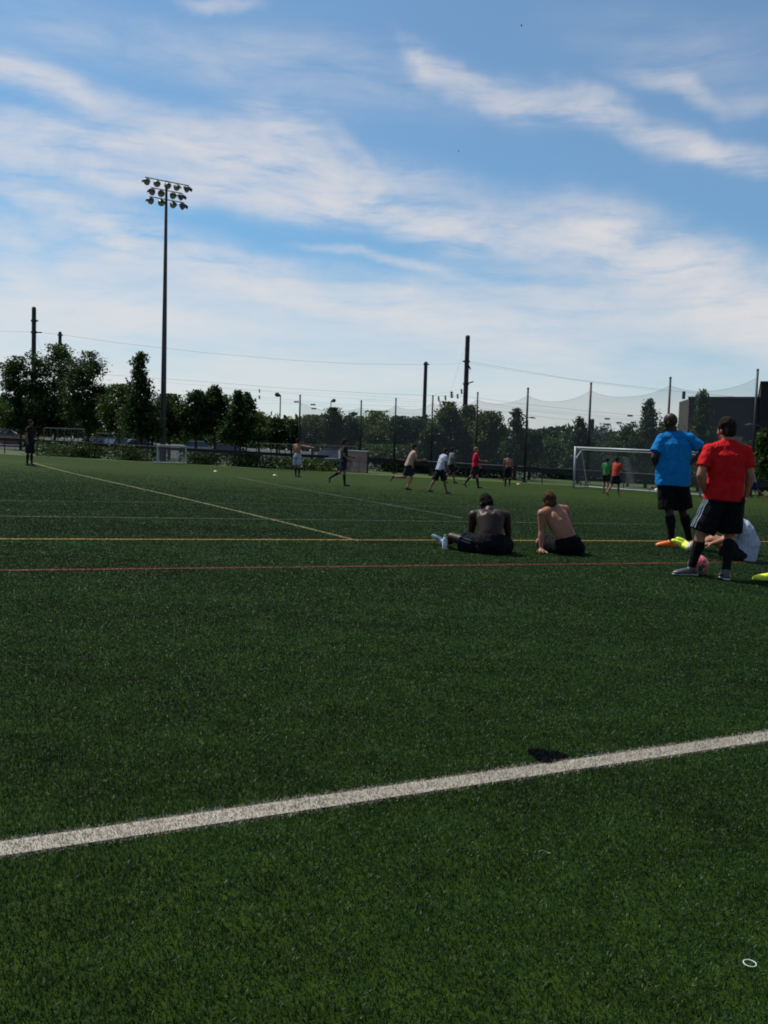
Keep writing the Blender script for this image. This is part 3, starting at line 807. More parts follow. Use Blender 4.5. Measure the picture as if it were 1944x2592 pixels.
# ------------------------------------------------------------------ parked cars
m_tyre = mat('tyre', (0.015, 0.015, 0.015), 0.85, 0.2); m_rim = mat('rim', (0.35, 0.35, 0.36), 0.35, 0.5, metal=0.7); m_glass = mat('car_glass', (0.02, 0.024, 0.03), 0.06, 0.9)
m_hl = mat('headlight_glass', (0.6, 0.6, 0.6), 0.1, 0.8); m_tl = mat('taillight', (0.25, 0.01, 0.01), 0.2, 0.6)
def car(px, py_roof, Y, rz, colr, label, suv=0.0, H=None):
    p = at(px, py_roof, Y); z = float(gz(p.x, Y)) + .01
    e = empty('parked_car', Vector((0, 0, 0)), label, 'car', 'cars parked beyond the fence')
    m_c = mat('car_paint_' + '_'.join('%02d' % int(c * 99) for c in colr), colr, 0.25, 0.6, coat=0.8)
    h = 1.45 + suv * .3; W = .88
    prof = [(-2.15, .32), (-2.2, .62), (-2.1, .88 + suv * .15), (-1.3, .95 + suv * .12), (1.35, .95 + suv * .1), (2.05, .80 + suv * .15), (2.2, .58), (2.15, .30)]
    m = MB(); vs = []; n_ = len(prof)
    for s_, w_ in ((-1, .93), (-1, 1.0), (1, 1.0), (1, .93)):
        for (x_, z_) in prof:
            k_ = w_ if z_ > .8 else 1.0
            vs.append((x_, s_ * W * (k_ if w_ < 1 else 1) - (s_ * .05 if w_ < 1 else s_ * .0) * 0, z_ + (0.0)))
    vs = [(x_, s_ * W, z_) for s_ in (-1, 1) for (x_, z_) in prof]
    fs = [tuple(range(n_ - 1, -1, -1)), tuple(range(n_, 2 * n_))] + [(i, (i + 1) % n_, n_ + (i + 1) % n_, n_ + i) for i in range(n_)]
    m.add(vs, fs); b = m.build('body', m_c, e)
    bv = b.modifiers.new('bevel', 'BEVEL'); bv.width = .09; bv.segments = 3; bv.limit_method = 'ANGLE'
    cab = [(-1.75 - suv * .25, .93), (-1.25 - suv * .4, h - .05), (-.9, h), (.25, h), (1.15, .93)]
    m = MB(); vs = [(x_, s_ * (W - .04 if z_ < 1.0 else W - .20), z_) for s_ in (-1, 1) for (x_, z_) in cab]; n_ = 5
    fs = [tuple(range(n_ - 1, -1, -1)), tuple(range(n_, 2 * n_))] + [(i, (i + 1) % n_, n_ + (i + 1) % n_, n_ + i) for i in range(n_)]
    m.add(vs, fs); g = m.build('window_band', m_glass, e)
    m = MB(); m.box(((-1.0 - suv * .2 + .2) / 2 - .05, 0, h + .012), (1.45 + suv * .3, 1.32, .05)); r = m.build('roof', m_c, e); q = r.modifiers.new('bevel', 'BEVEL'); q.width = .02; q.segments = 2
    for sx in (-1.35, 1.35):
        for sy in (-1, 1):
            m = MB(); m.cyl((sx, sy * (W - .16), .33), (sx, sy * (W + .02), .33), .33, seg=18); w = m.build('wheel', m_tyre, e)
            m = MB(); m.cyl((sx, sy * (W + .015), .33), (sx, sy * (W + .035), .33), .20, seg=14); m.build('rim', m_rim, w)
    for sy in (-1, 1):
        m = MB(); m.box((2.12, sy * .62, .68 + suv * .1), (.14, .36, .15)); m.build('headlight', m_hl, e)
        m = MB(); m.box((-2.14, sy * .64, .74 + suv * .1), (.12, .30, .17)); m.build('taillight', m_tl, e)
        m = MB(); m.box((.75, sy * (W + .08), .98), (.12, .16, .12)); m.build('mirror', m_c, e)
    e.location = Vector((p.x, Y, z)); e.rotation_euler = (0, 0, rz)
car(22, 1074, 84, .25, (0.20, 0.015, 0.012), 'red car at the left edge beyond the fence', suv=.4)
car(252, 1097, 80, 1.2, (0.03, 0.03, 0.035), 'dark car behind the pale handrail, leftmost of three')
car(308, 1100, 80, 1.0, (0.09, 0.10, 0.11), 'grey car behind the pale handrail, middle of three')
car(362, 1103, 79, .5, (0.35, 0.35, 0.36), 'silver car partly behind the tree trunk and light pole, rightmost of three')
car(510, 1111, 84, .2, (0.30, 0.31, 0.32), 'silver car under the tree right of the light pole')
car(585, 1122, 82, .1, (0.02, 0.02, 0.025), 'black car behind the twin trunks right of the light pole')
car(846, 1141, 62, 1.35, (0.012, 0.016, 0.03), 'dark car just behind the dark shirted player', suv=.2)
car(1105, 1148, 78, .2, (0.10, 0.10, 0.11), 'grey car in the shade behind the running players')

# ------------------------------------------------------------------ trees
def leaf_mat(name, lo, hi, tr=.48):
    m = bpy.data.materials.new(name); m.use_nodes = True; nt = m.node_tree; n = N(nt); b = nt.nodes['Principled BSDF']
    a = n.new('ShaderNodeAttribute', attribute_name='rnd').outputs['Fac']; c = n.mix(a, lo, hi)
    nt.links.new(c, b.inputs['Base Color']); b.inputs['Roughness'].default_value = .55; b.inputs['Specular IOR Level'].default_value = .3
    t = n.new('ShaderNodeBsdfTranslucent'); nt.links.new(c, t.inputs[0]); mx = n.new('ShaderNodeMixShader'); mx.inputs[0].default_value = tr
    nt.links.new(b.outputs[0], mx.inputs[1]); nt.links.new(t.outputs[0], mx.inputs[2]); nt.links.new(mx.outputs[0], nt.nodes['Material Output'].inputs[0]); return m
LM = {'dark': leaf_mat('leaf_dark', (.006, .014, .003), (.028, .060, .010)), 'mid': leaf_mat('leaf_mid', (.010, .024, .003), (.042, .080, .010)),
      'olive': leaf_mat('leaf_olive', (.018, .034, .003), (.075, .108, .011)), 'pale': leaf_mat('leaf_pale', (.03, .038, .026), (.065, .075, .045))}
def leaves_mesh(name, C, rn, size, rg, m):
    n = len(C); a = rg.normal(size=(n, 3)); a /= np.linalg.norm(a, axis=1)[:, None]
    b = rg.normal(size=(n, 3)); b -= a * (a * b).sum(1)[:, None]; b /= np.linalg.norm(b, axis=1)[:, None]
    s = size * rg.uniform(.5, 1.3, n)[:, None]
    V = np.stack([C - a * s, C - b * s * .55, C + a * s, C + b * s * .55], 1).reshape(-1, 3)
    me = bpy.data.meshes.new(name); me.vertices.add(4 * n); me.vertices.foreach_set('co', V.astype(np.float32).reshape(-1))
    me.loops.add(4 * n); me.loops.foreach_set('vertex_index', np.arange(4 * n, dtype=np.int32)); me.polygons.add(n)
    me.polygons.foreach_set('loop_start', np.arange(n, dtype=np.int32) * 4); me.polygons.foreach_set('loop_total', np.full(n, 4, np.int32))
    at_ = me.attributes.new('rnd', 'FLOAT', 'POINT'); at_.data.foreach_set('value', np.repeat(rn, 4).astype(np.float32)); me.update(); me.materials.append(m); return me
def tree(pxc, ytop, ycb, wpx, Y, kind, lm, label, seed, nleaf=5200, trunks=((0, 0),), clump=.16, name='tree', cat='tree', top_off=0.0, leaf=.15, trunk_r=.13, group='trees beyond the far fence'):
    rg = np.random.default_rng(seed); c0 = at(pxc, ycb, Y); zb = float(gz(c0.x, Y)); zt = at(pxc, ytop, Y).z; zc = max(c0.z, zb + .05)
    H = zt - zc; Rr = wpx / 2 * Y / FPX
    nleaf = int(nleaf * 1.8); leaf *= .78
    e = empty(name, Vector((c0.x, Y, zb)), label, cat, group)
    ncl = 74 if kind == 'round' else 64
    C = []; W = []
    for k in range(ncl):
        if kind == 'cone':
            t = (k + rg.uniform(0, 1)) / ncl; t = t ** 1.25; r = Rr * ((1 - t) ** .9 * .90 + .04) * rg.uniform(.75, 1.25); ang = rg.uniform(0, 6.28); q = math.sqrt(rg.uniform(.05, 1))
            C.append((r * q * math.cos(ang), r * q * math.sin(ang), zc - zb + t * H * .97)); W.append(clump * Rr * (1.1 - .85 * t) * rg.uniform(.6, 1.25) + .07)
        else:
            t = rg.uniform(-1, 1); ang = rg.uniform(0, 6.28)
            ph = 1 + .22 * math.sin(2 * ang + seed) + .14 * math.sin(5 * ang + 2 * seed)
            rr = math.sqrt(max(0, 1 - abs(t) ** (2.4 if t < 0 else 1.7))) * ph; q = rg.uniform(.12, 1.05) ** .5
            if rg.uniform() < .16: q *= 1.22
            hh = 1 + .20 * math.sin(3 * ang + seed * 1.7) + rg.uniform(-.08, .08)
            C.append((Rr * rr * q * math.cos(ang) + top_off * Rr * max(t, 0), Rr * rr * q * math.sin(ang), zc - zb + H * .5 + t * H * .45 * (hh if t > 0 else 1))); W.append((clump * Rr * .85 + .10) * rg.uniform(.5, 1.3))
    C = np.array(C); W = np.array(W); zmax = C[:, 2].max(); C[:, 2] = (C[:, 2] - (zc - zb)) * (H * .97 / max(.1, zmax - (zc - zb))) + (zc - zb)
    w8 = W ** 1.5; w8 /= w8.sum(); idx = rg.choice(ncl, nleaf, p=w8)
    P = C[idx] + rg.normal(size=(nleaf, 3)) * W[idx][:, None] * np.array([1, 1, .75])
    P[:, 2] = np.clip(P[:, 2], .05, zt - zb + .05)
    tone = rg.uniform(0, 1, ncl); rn = np.clip(tone[idx] * .6 + rg.uniform(0, .5, nleaf), 0, 1)
    me = leaves_mesh('crown', P, rn, leaf, rg, LM[lm]); o = bpy.data.objects.new('crown', me); COL.objects.link(o); o.parent = e
    for dx, _ in trunks:
        m = MB(); b0 = Vector((c0.x + dx, Y, zb - .05)); tp = Vector((c0.x + dx * .4 + top_off * Rr * .5, Y, zb + (zc - zb) + H * (.85 if kind == 'cone' else .62)))
        m.tube([b0, b0.lerp(tp, .3) + Vector((.05, 0, 0)), b0.lerp(tp, .65), tp], [trunk_r, trunk_r * .8, trunk_r * .5, .03], seg=8, round_=False)
        nb = 9 if kind == 'round' else 7
        for k in rg.choice(ncl, min(nb, ncl), replace=False):
            q = Vector(C[k]) + Vector((c0.x, Y, zb)); s_ = b0.lerp(tp, float(rg.uniform(.35, .8)))
            if q.z < s_.z - .5: continue
            md = s_.lerp(q, .5) + Vector((0, 0, -.1 * H * .2)); m.tube([s_, md, q], [trunk_r * .4, trunk_r * .25, .02], seg=5, round_=False)
        m.build('trunk', m_bark, e)
    return e
T = tree
T(52, 905, 1092, 105, 74, 'round', 'dark', 'dark leafy tree at the left edge around the tallest left mast', 1, 6500, top_off=-.1)
T(138, 874, 1088, 120, 76, 'round', 'dark', 'tallest dark leafy tree in the left cluster, around the second mast', 2, 7500)
T(222, 893, 1095, 120, 72, 'round', 'dark', 'dark spreading tree at the right of the left cluster', 3, 6500)
T(95, 985, 1100, 190, 78, 'round', 'dark', 'broad low dark tree filling the foot of the left cluster', 21, 6000)
T(12, 1010, 1085, 60, 88, 'round', 'mid', 'smaller green tree peeping past the left edge of the cluster', 22, 2500)
T(355, 891, 1092, 108, 62, 'cone', 'dark', 'tall narrow tree beside the stadium light pole', 4, 4800, clump=.20, trunk_r=.11)
T(300, 975, 1098, 90, 68, 'round', 'mid', 'green tree between the left cluster and the tall narrow tree', 5, 4000)
T(428, 1000, 1100, 90, 68, 'round', 'dark', 'small round tree right behind the light pole', 6, 3500)
T(385, 1040, 1108, 130, 74, 'round', 'dark', 'low dark tree at the foot of the light pole', 23, 3500)
T(495, 988, 1095, 62, 66, 'round', 'dark', 'dark leafy tree, left of the two in the middle left pair', 7, 3800)
T(542, 976, 1100, 62, 67, 'round', 'dark', 'dark leafy tree with a bulging top, right of the middle left pair', 8, 4000, top_off=.15)
T(600, 990, 1108, 66, 59.5, 'cone', 'dark', 'dark tree with two slim trunks standing just behind the fence', 9, 3800, trunks=((-.18, 0), (.22, 0)), clump=.28, trunk_r=.08)
T(622, 995, 1095, 40, 61, 'round', 'dark', 'small dark tree leaning against the twin trunk tree', 10, 2000, trunk_r=.07)
T(655, 1045, 1112, 66, 80, 'round', 'olive', 'light olive tree right of the distant stubby mast', 11, 2600)
far = [(700, 1062, 52, 'dark'), (737, 1064, 48, 'dark'), (790, 1052, 76, 'olive'), (842, 1034, 44, 'dark'), (886, 1054, 58, 'dark'), (950, 1042, 90, 'olive'), (1008, 1056, 60, 'dark'), (1048, 1056, 60, 'dark')]
fl = ['dark round tree left of the pale lamp pole', 'dark domed tree right of the pale lamp pole', 'light olive tree behind the pointing player', 'dark tree with a narrow knobbly top', 'dark tree right of the narrow topped one', 'broad light olive tree with flat top between net posts', 'dark tree left of the shorter mast', 'dark tree at the foot of the shorter mast']
for k, ((a, b, w, l), s) in enumerate(zip(far, fl)): T(a, b, 1122, w, 78 + 3 * (k % 3), 'round', l, s, 30 + k, 2600, clump=.2)
T(1132, 1020, 1150, 82, 68, 'round', 'olive', 'tall light green tree between the two middle masts', 12, 5200)
T(1180, 1028, 1150, 70, 70, 'round', 'mid', 'green tree hiding the foot of the tallest middle mast', 13, 3800)
T(1098, 1078, 1165, 70, 66, 'round', 'dark', 'low dark tree left of the tall light green tree', 14, 2800)
T(1238, 1044, 1150, 72, 66, 'round', 'olive', 'light green tree right of the tallest middle mast', 15, 3600)
T(1303, 1034, 1165, 62, 64, 'cone', 'dark', 'narrow pointed tree just left of the thick net post', 16, 3000, clump=.26)
T(1340, 1090, 1170, 60, 68, 'round', 'dark', 'low dark tree right of the narrow pointed one', 17, 2400)
T(1463, 1056, 1190, 80, 64, 'cone', 'dark', 'dark pointed tree behind the left end of the goal', 18, 4200, clump=.24)
T(1525, 1074, 1150, 66, 100, 'round', 'pale', 'pale thin leaved tree above the goal', 19, 1500, leaf=.13)
T(1636, 1012, 1170, 74, 62, 'cone', 'mid', 'tall green tree left of the bald man in blue', 20, 4600, clump=.26)
T(1590, 1075, 1180, 70, 63, 'round', 'mid', 'green tree rising behind the goal crossbar', 24, 3200)
T(1682, 1070, 1180, 70, 63, 'round', 'mid', 'green tree right behind the bald man in blue', 25, 3200)
T(1767, 986, 1215, 100, 60, 'cone', 'mid', 'tall conical green tree in front of the dark building', 26, 6000, clump=.22)
T(1735, 1100, 1220, 90, 61, 'round', 'dark', 'low dark tree at the foot of the conical one', 27, 3000)
T(1925, 1085, 1225, 76, 58, 'cone', 'mid', 'green tree at the right edge below the curved lamp', 28, 3800, clump=.26)
T(1858, 1120, 1225, 80, 60, 'round', 'dark', 'dark tree behind the man in the red shirt', 29, 3000)
# bushes along the far fence
bl = ['left of the goal', 'behind the left goal post', 'under the pointed tree', 'behind the runner', 'behind the white shirted player', 'behind the pink shirted player', 'behind the shirtless player facing away', 'behind the goal', 'behind the goal, right half', 'behind the bald man', 'behind the red shirted man', 'at the right edge']
bx = [(1385, 1095, 110), (1440, 1110, 90), (1500, 1108, 90), (1000, 1115, 130), (1080, 1118, 120), (1160, 1110, 140), (1250, 1105, 150), (1570, 1112, 110), (1650, 1125, 110), (1730, 1140, 110), (1830, 1150, 120), (1930, 1150, 110)]
for k, ((a, b, w), s) in enumerate(zip(bx, bl)):
    yb = 1196 + (a - 1000) * .045
    T(a, b + 14, yb - 4, w, 70 + (k % 3) if a < 1300 else 80 + (k % 3), 'round', 'dark' if k % 3 else 'mid', 'dense dark bush ' + s + ', against the fence', 60 + k, 3400, name='bush', cat='bush', clump=.24, trunk_r=.05, group='bushes along the far fence')
for k, (a, b, w, s) in enumerate([(150, 1122, 130, 'below the metal frames'), (220, 1126, 90, 'right of the metal frames'), (330, 1130, 110, 'left of the small white goal'), (520, 1146, 90, 'right of the small white goal'), (620, 1150, 90, 'at the foot of the twin trunks'), (720, 1160, 120, 'behind the pointing player'), (800, 1166, 110, 'right of the pointing player')]):
    T(a, b, 1158 + (a - 200) * .055, w, 58.6, 'round', 'dark' if k % 2 else 'mid', 'low scrubby bush at the far fence ' + s, 80 + k, 1600, name='bush', cat='bush', clump=.22, trunk_r=.04, leaf=.10, group='bushes along the far fence')
# far wood: one uncountable mass
def far_wood():
    rg = np.random.default_rng(5); n = 42000; X = rg.uniform(-85, 90, n); D = rg.uniform(118, 160, n)
    hmax = np.array([5.2 + 1.1 * mnoise.noise(Vector((x * .09, 1, 0))) + 1.0 * mnoise.noise(Vector((x * .35, 5, 0))) for x in X])
    z = gz(X, D) + hmax * rg.uniform(0, 1, n) ** .9
    cl = np.array([mnoise.noise(Vector((x * .4, zz * .5, d * .1))) for x, zz, d in zip(X, z, D)])
    rn = np.clip(.4 + cl + rg.uniform(-.2, .2, n), 0, 1)
    me = leaves_mesh('distant_wood', np.stack([X, D, z], 1), rn, .55, rg, LM['dark']); o = bpy.data.objects.new('distant_wood', me); COL.objects.link(o)
    tag(o, 'long dark mass of distant woodland along the horizon behind the parking lot', 'woodland', kind='stuff')
far_wood()

# ------------------------------------------------------------------ people
UP = Vector((0, 0, 1))
SKIN = {'pale': (0.27, 0.12, 0.075), 'tan': (0.14, 0.065, 0.042), 'brown': (0.032, 0.017, 0.012), 'dark': (0.024, 0.013, 0.010)}
def skin_mat(k): return mat('skin_' + k, SKIN[k], 0.48 if k in ('brown', 'dark') else 0.5, 0.2, vary=.12, vscale=9, bump=.08, bscale=120)
def cloth_mat(c, tr=0.12):
    return cmat('cloth_' + '_'.join('%04d' % int(v * 9999) for v in c), c, tr)
def cmat(name, c, tr):
    if name in MATS: return MATS[name]
    m = mat(name, c, 0.85, 0.1, transl=tr, vary=.06, vscale=14); nt = m.node_tree; n = N(nt); b = nt.nodes['Principled BSDF']
    co = n.new('ShaderNodeTexCoord').outputs['Object']; mp = n.new('ShaderNodeMapping'); nt.links.new(co, mp.inputs[0]); mp.inputs['Rotation'].default_value = (.3, .5, 0); mp.inputs['Scale'].default_value = (11, 11, 3.2)
    h = n.noise(mp.outputs[0], 1.0, 3, 0.55, 1.2); bn = n.new('ShaderNodeBump'); bn.inputs['Strength'].default_value = .9; bn.inputs['Distance'].default_value = .045
    nt.links.new(h, bn.inputs['Height']); nt.links.new(bn.outputs[0], b.inputs['Normal']); return m
_ft = bpy.data.textures.new('fold', 'CLOUDS'); _ft.noise_scale = .11; _ft.noise_depth = 3
_ff = bpy.data.textures.new('fold_fine', 'CLOUDS'); _ff.noise_scale = .05; _ff.noise_depth = 1
def soften(o, vox, it=5, fold=0.0, fine=0.0):
    r = o.modifiers.new('remesh', 'REMESH'); r.mode = 'VOXEL'; r.voxel_size = vox; r.use_smooth_shade = True
    s = o.modifiers.new('smooth', 'SMOOTH'); s.factor = .5; s.iterations = it
    if fold:
        d = o.modifiers.new('folds', 'DISPLACE'); d.texture = _ft; d.strength = fold; d.mid_level = .33; d.texture_coords = 'LOCAL'
    if fine:
        d = o.modifiers.new('fine', 'DISPLACE'); d.texture = _ff; d.strength = fine; d.mid_level = .5; d.texture_coords = 'LOCAL'
def L3(a, b, t): return a.lerp(b, t)
def hand(B, w, d, n, s, k=1.0, curl=.5, spread=.12):
    d = d.normalized(); s = (s - d * s.dot(d)).normalized(); n = (n - d * n.dot(d)); n = (n - s * n.dot(s)).normalized()
    B.tube([w - d * .02, w + d * .03 * k, w + d * .085 * k], [(.026 * k, .019 * k), (.038 * k, .017 * k), (.042 * k, .014 * k)], side=s, seg=12)
    for i, ln in enumerate((.072, .080, .074, .058)):
        r0 = w + d * (.082 - .006 * abs(i - 1)) * k + s * (.031 - .0205 * i) * k
        dd = (d + s * spread * (1.5 - i)).normalized(); pts = [r0]; a = 0.0; p = r0
        for j, fr in enumerate((.45, .31, .24)):
            a += curl * (.6, .9, .7)[j]; v = dd * math.cos(a) + n * math.sin(a); p = p + v * ln * fr * k; pts.append(p)
        B.tube(pts, [.0095 * k, .009 * k, .0083 * k, .0072 * k], side=s, seg=8)
    r0 = w + d * .022 * k + s * .030 * k; v1 = (d * .6 + s * .8 + n * .25).normalized(); v2 = (d * .9 + s * .35 + n * .3).normalized()
    B.tube([r0, r0 + v1 * .04 * k, r0 + v1 * .04 * k + v2 * .034 * k, r0 + v1 * .04 * k + v2 * .06 * k], [.014 * k, .0115 * k, .010 * k, .008 * k], side=n, seg=8)
def shoe_mesh(B, an, heel, toe, k=1.0, up=UP):
    fw = (toe - heel).normalized(); u = (up - fw * up.dot(fw)).normalized(); sd = fw.cross(u); L = (toe - heel).length
    B.tube([heel + fw * .03 + u * .038 * k, heel + fw * L * .3 + u * .045 * k, heel + fw * L * .6 + u * .036 * k, heel + fw * L * .85 + u * .026 * k, toe - fw * .02 + u * .022 * k],
           [(.033 * k, .038 * k), (.036 * k, .044 * k), (.046 * k, .036 * k), (.044 * k, .026 * k), (.028 * k, .018 * k)], side=sd, seg=14)
    B.tube([an + u * 0.0, L3(heel + fw * L * .22 + u * .05, an, .4)], [.042 * k, .044 * k], side=sd, seg=12)
def person(label, J, base, skin='pale', shirt=None, shorts=(.01, .01, .012), sock=None, shoe=(.02, .02, .02), hair=(.02, .015, .012), near=False, S=1.0, W=1.0,
           group=None, legs_n=2, sleeve=.62, short_f=.78, loose=1.0, sockf=.30, belly=1.0, hem=.06, curl=(.5, .5), spread=(.1, .1), shortcap=True, hair_style='short', soles=None):
    vox = .0075 if near else .014; seg = 18 if near else 12
    e = empty('person', base, label, 'person', group)
    g = lambda k: Vector(J[k]); sm = skin_mat(skin)
    pel, wai, che, nek, hed = g('pel'), g('wai'), g('che'), g('nek'), g('hed'); shl, shr = g('shl'), g('shr'); hpl, hpr = g('hpl'), g('hpr')
    lat = (shr - shl).normalized(); lath = (hpr - hpl).normalized(); latm = (lat + lath).normalized(); shm = (shl + shr) / 2
    face = g('face').normalized(); hup = (hed - nek).normalized(); face = (face - hup * face.dot(hup) * .6).normalized()
    hs = face.cross(hup).normalized(); hu = hs.cross(face).normalized()
    B = MB()
    halfsh = (shr - shl).length / 2
    tor = [(L3(pel, wai, -.12), .105 * W, .065, lath), (pel, .155 * W, .118, lath), (L3(pel, wai, .5), .148 * W * belly, .112, lath), (wai, .135 * W * belly, .100 * belly, latm), (L3(wai, che, .5), .150 * W, .108, lat), (che, .168 * W, .118, lat), (L3(che, shm, .6), min(.172 * W, halfsh), .105, lat), (shm, min(.15 * W, halfsh * .82), .078, lat), (L3(shm, nek, .55), .085, .066, lat)]
    B.tube([t[0] for t in tor], [(t[1] * S, t[2] * S) for t in tor], side=[t[3] for t in tor], seg=seg + 6)
    if near and shirt is None:   # shoulder blades, spine groove by two back columns, buttocks
        bk = lat.cross((shm - che).normalized()); bk = bk if bk.dot(-g('front')) > 0 else -bk
        for s_ in (-1, 1):
            c = L3(che, shm, .35) + lat * s_ * .085 * S + bk * .070 * S; B.ell(c, .058 * S, .026 * S, .085 * S, (lat, bk, lat.cross(bk)))
            c1, c2 = wai + latm * s_ * .040 * S + bk * .062 * S, che + lat * s_ * .042 * S + bk * .078 * S
            B.tube([c1, c2], [.038 * S, .044 * S], seg=10)
    B.tube([L3(shm, nek, .1), nek, L3(nek, hed, .55)], [(.085 * S, .070 * S), (.060 * S, .060 * S), (.054 * S, .058 * S)], side=lat, seg=seg)
    for sh, el, wr, hd, hn, side_, cu, sp in ((shl, g('ell'), g('wrl'), g('hdl'), g('hnl'), 1, curl[0], spread[0]), (shr, g('elr'), g('wrr'), g('hdr'), g('hnr'), -1, curl[1], spread[1])):
        B.tube([L3(shm, nek, .45), L3(shm, sh, .55) + UP * .016, L3(shm, sh, .9)], [.058 * S, .064 * S, .060 * S * W], seg=seg)
        B.ell(sh, .062 * S * W, .062 * S * W, .060 * S * W)
        B.tube([sh, L3(sh, el, .3), L3(sh, el, .6), el], [.056 * S * W, .053 * S * W, .046 * S * W, .039 * S], seg=seg)
        B.tube([el, L3(el, wr, .28), L3(el, wr, .7), wr], [.039 * S, .044 * S * W, .033 * S, (.027 * S, .023 * S)], seg=seg)
        hand(B, wr, hd, hn, (hd.cross(hn)) * (1 if J.get('thumb' + ('l' if side_ == 1 else 'r'), 1) > 0 else -1), S, cu, sp)
    legs = []
    for hp, kn, an, to, tag_ in ((hpl, g('knl'), g('anl'), g('tol'), 'l'), (hpr, g('knr'), g('anr'), g('tor'), 'r')):
        B.ell(L3(hp, pel, .25) + UP * .0, .092 * S * W, .098 * S, .10 * S)
        B.tube([hp, L3(hp, kn, .35), L3(hp, kn, .75), kn], [.092 * S * W, .084 * S * W, .066 * S, .055 * S], seg=seg)
        kb = (an - kn).normalized(); cb = (L3(kn, an, .3) - (kn + an) / 2)
        bend = (hp - kn).normalized() + (an - kn).normalized()   # points to the back of the knee
        bend = bend - kb * bend.dot(kb); bend = bend.normalized() * .016 * S if bend.length > .08 else Vector((0, 0, 0)) + (-g('front')).normalized() * .014
        B.tube([kn, L3(kn, an, .28) + bend, L3(kn, an, .6) + bend * .5, an], [.053 * S, .058 * S * W, .045 * S, .035 * S], seg=seg)
        fwd = (to - an); fwd = fwd - kb * 0; 
        dn = (an - kn).normalized()
        if 'foot' + tag_ in J:
            heel, toe, upv = J['foot' + tag_]
        else:
            f0 = Vector((to.x - an.x, to.y - an.y, 0)); f0.normalize(); heel = an - UP * .085 * S - f0 * .06 * S; toe = heel + f0 * .275 * S; upv = UP
        legs.append((hp, kn, an, heel, toe, upv))
    # head
    hc = hed
    B.ell(hc + hu * .022 * S, .076 * S, .097 * S, .098 * S, (hs, face, hu), seg=20, rings=14)
    B.ell(hc - hu * .055 * S + face * .022 * S, .056 * S, .068 * S, .062 * S, (hs, face, hu), seg=16, rings=10)
    B.ell(hc - hu * .098 * S + face * .066 * S, .026 * S, .022 * S, .020 * S, (hs, face, hu))
    B.ell(hc - hu * .020 * S + face * .100 * S, .013 * S, .020 * S, .024 * S, (hs, face, hu)); B.ell(hc - hu * .038 * S + face * .108 * S, .017 * S, .014 * S, .011 * S, (hs, face, hu))
    B.ell(hc + hu * .022 * S + face * .078 * S, .055 * S, .020 * S, .014 * S, (hs, face, hu))
    for s_ in (-1, 1):
        B.ell(hc - hu * .012 * S + hs * s_ * .080 * S - face * .004, .012 * S, .019 * S, .032 * S, (hs, face, hu))
        B.ell(hc - hu * .03 * S + hs * s_ * .045 * S + face * .066 * S, .022 * S, .018 * S, .020 * S, (hs, face, hu))
    body = B.build('body', sm, e); soften(body, vox, 6 if near else 3)
    if near:
        m_eye = mat('eye_white', (.6, .6, .58), .2, .6); m_lip = mat('lips', (.25, .09, .07), .5, .4)
        for s_ in (-1, 1):
            m = MB(); m.ell(hc + hs * s_ * .032 * S + face * .084 * S - hu * .002,   .011 * S, .008 * S, .006 * S, (hs, face, hu)); m.build('eye', m_eye, e, smooth=True)
        m = MB(); m.ell(hc - hu * .068 * S + face * .088 * S, .026 * S, .010 * S, .009 * S, (hs, face, hu)); m.build('mouth', m_lip, e, smooth=True)
    # hair
    if hair is not None:
        H_ = MB(); hm = mat('hair_' + '_'.join('%03d' % int(v * 999) for v in hair), hair, .9, .08, bump=.9, bscale=150, vary=.5, vscale=60)
        g_ = .006 if hair_style == 'crop' else .013
        H_.ell(hc + hu * (.032 + g_ * .5) * S - face * .014 * S, (.078 + g_ * .7) * S, (.094 + g_ * .4) * S, (.094 + g_ * .7) * S, (hs, face, hu), seg=22, rings=14)
        H_.ell(hc - hu * .02 * S - face * .040 * S, (.070 + g_ * .6) * S, (.062 + g_ * .5) * S, .072 * S, (hs, face, hu), seg=18, rings=12)
        ho = H_.build('hair', hm, e); soften(ho, vox * .9, 2, fold=.016 if hair_style != 'crop' else .004, fine=.022 if near else 0)
    # clothes
    if shirt is not None:
        C = MB(); cm = cloth_mat(shirt, .08); k = .018 * loose + .012
        low = L3(pel, wai, -hem / .18)
        tt = [(low, (.160 + k * 1.1) * W, .120 + k, lath), (L3(pel, wai, .3), (.155 + k) * W * (belly * .5 + .5), .118 + k, lath), (wai, (.143 + k) * W * belly, (.104 + k) * belly, latm), (L3(wai, che, .5), (.155 + k) * W, .112 + k * .9, lat), (che, (.172 + k * .8) * W, .112 + k * .6, lat), (L3(che, shm, .6), min((.176 + k * .4) * W, halfsh + .02),   .108 + k * .5, lat), (shm, min(.16 * W, halfsh * .85), .098, lat), (L3(shm, nek, .55), .098, .088, lat)]
        C.tube([t[0] for t in tt], [(t[1] * S, t[2] * S) for t in tt], side=[t[3] for t in tt], seg=seg + 8, round_=False)
        for sh, el in ((shl, g('ell')), (shr, g('elr'))):
            C.tube([L3(shm, nek, .55), L3(shm, sh, .55) + UP * .016, L3(shm, sh, .85)], [.078 * S, .078 * S, .070 * S], seg=seg)
            C.ell(sh, .069 * S * W, .069 * S * W, .067 * S * W)
            C.tube([L3(shm, sh, .5) + UP * .01, sh, L3(sh, el, sleeve * .5), L3(sh, el, sleeve)], [.071 * S, .070 * S * W, .064 * S * W * (1 + .08 * loose), .063 * S * W * (1 + .10 * loose)], seg=seg, round_=False)
        so_ = C.build('shirt', cm, e); soften(so_, vox, 5 if near else 3, fold=.026 if near else .02, fine=.006 if near else 0)
    sho = None
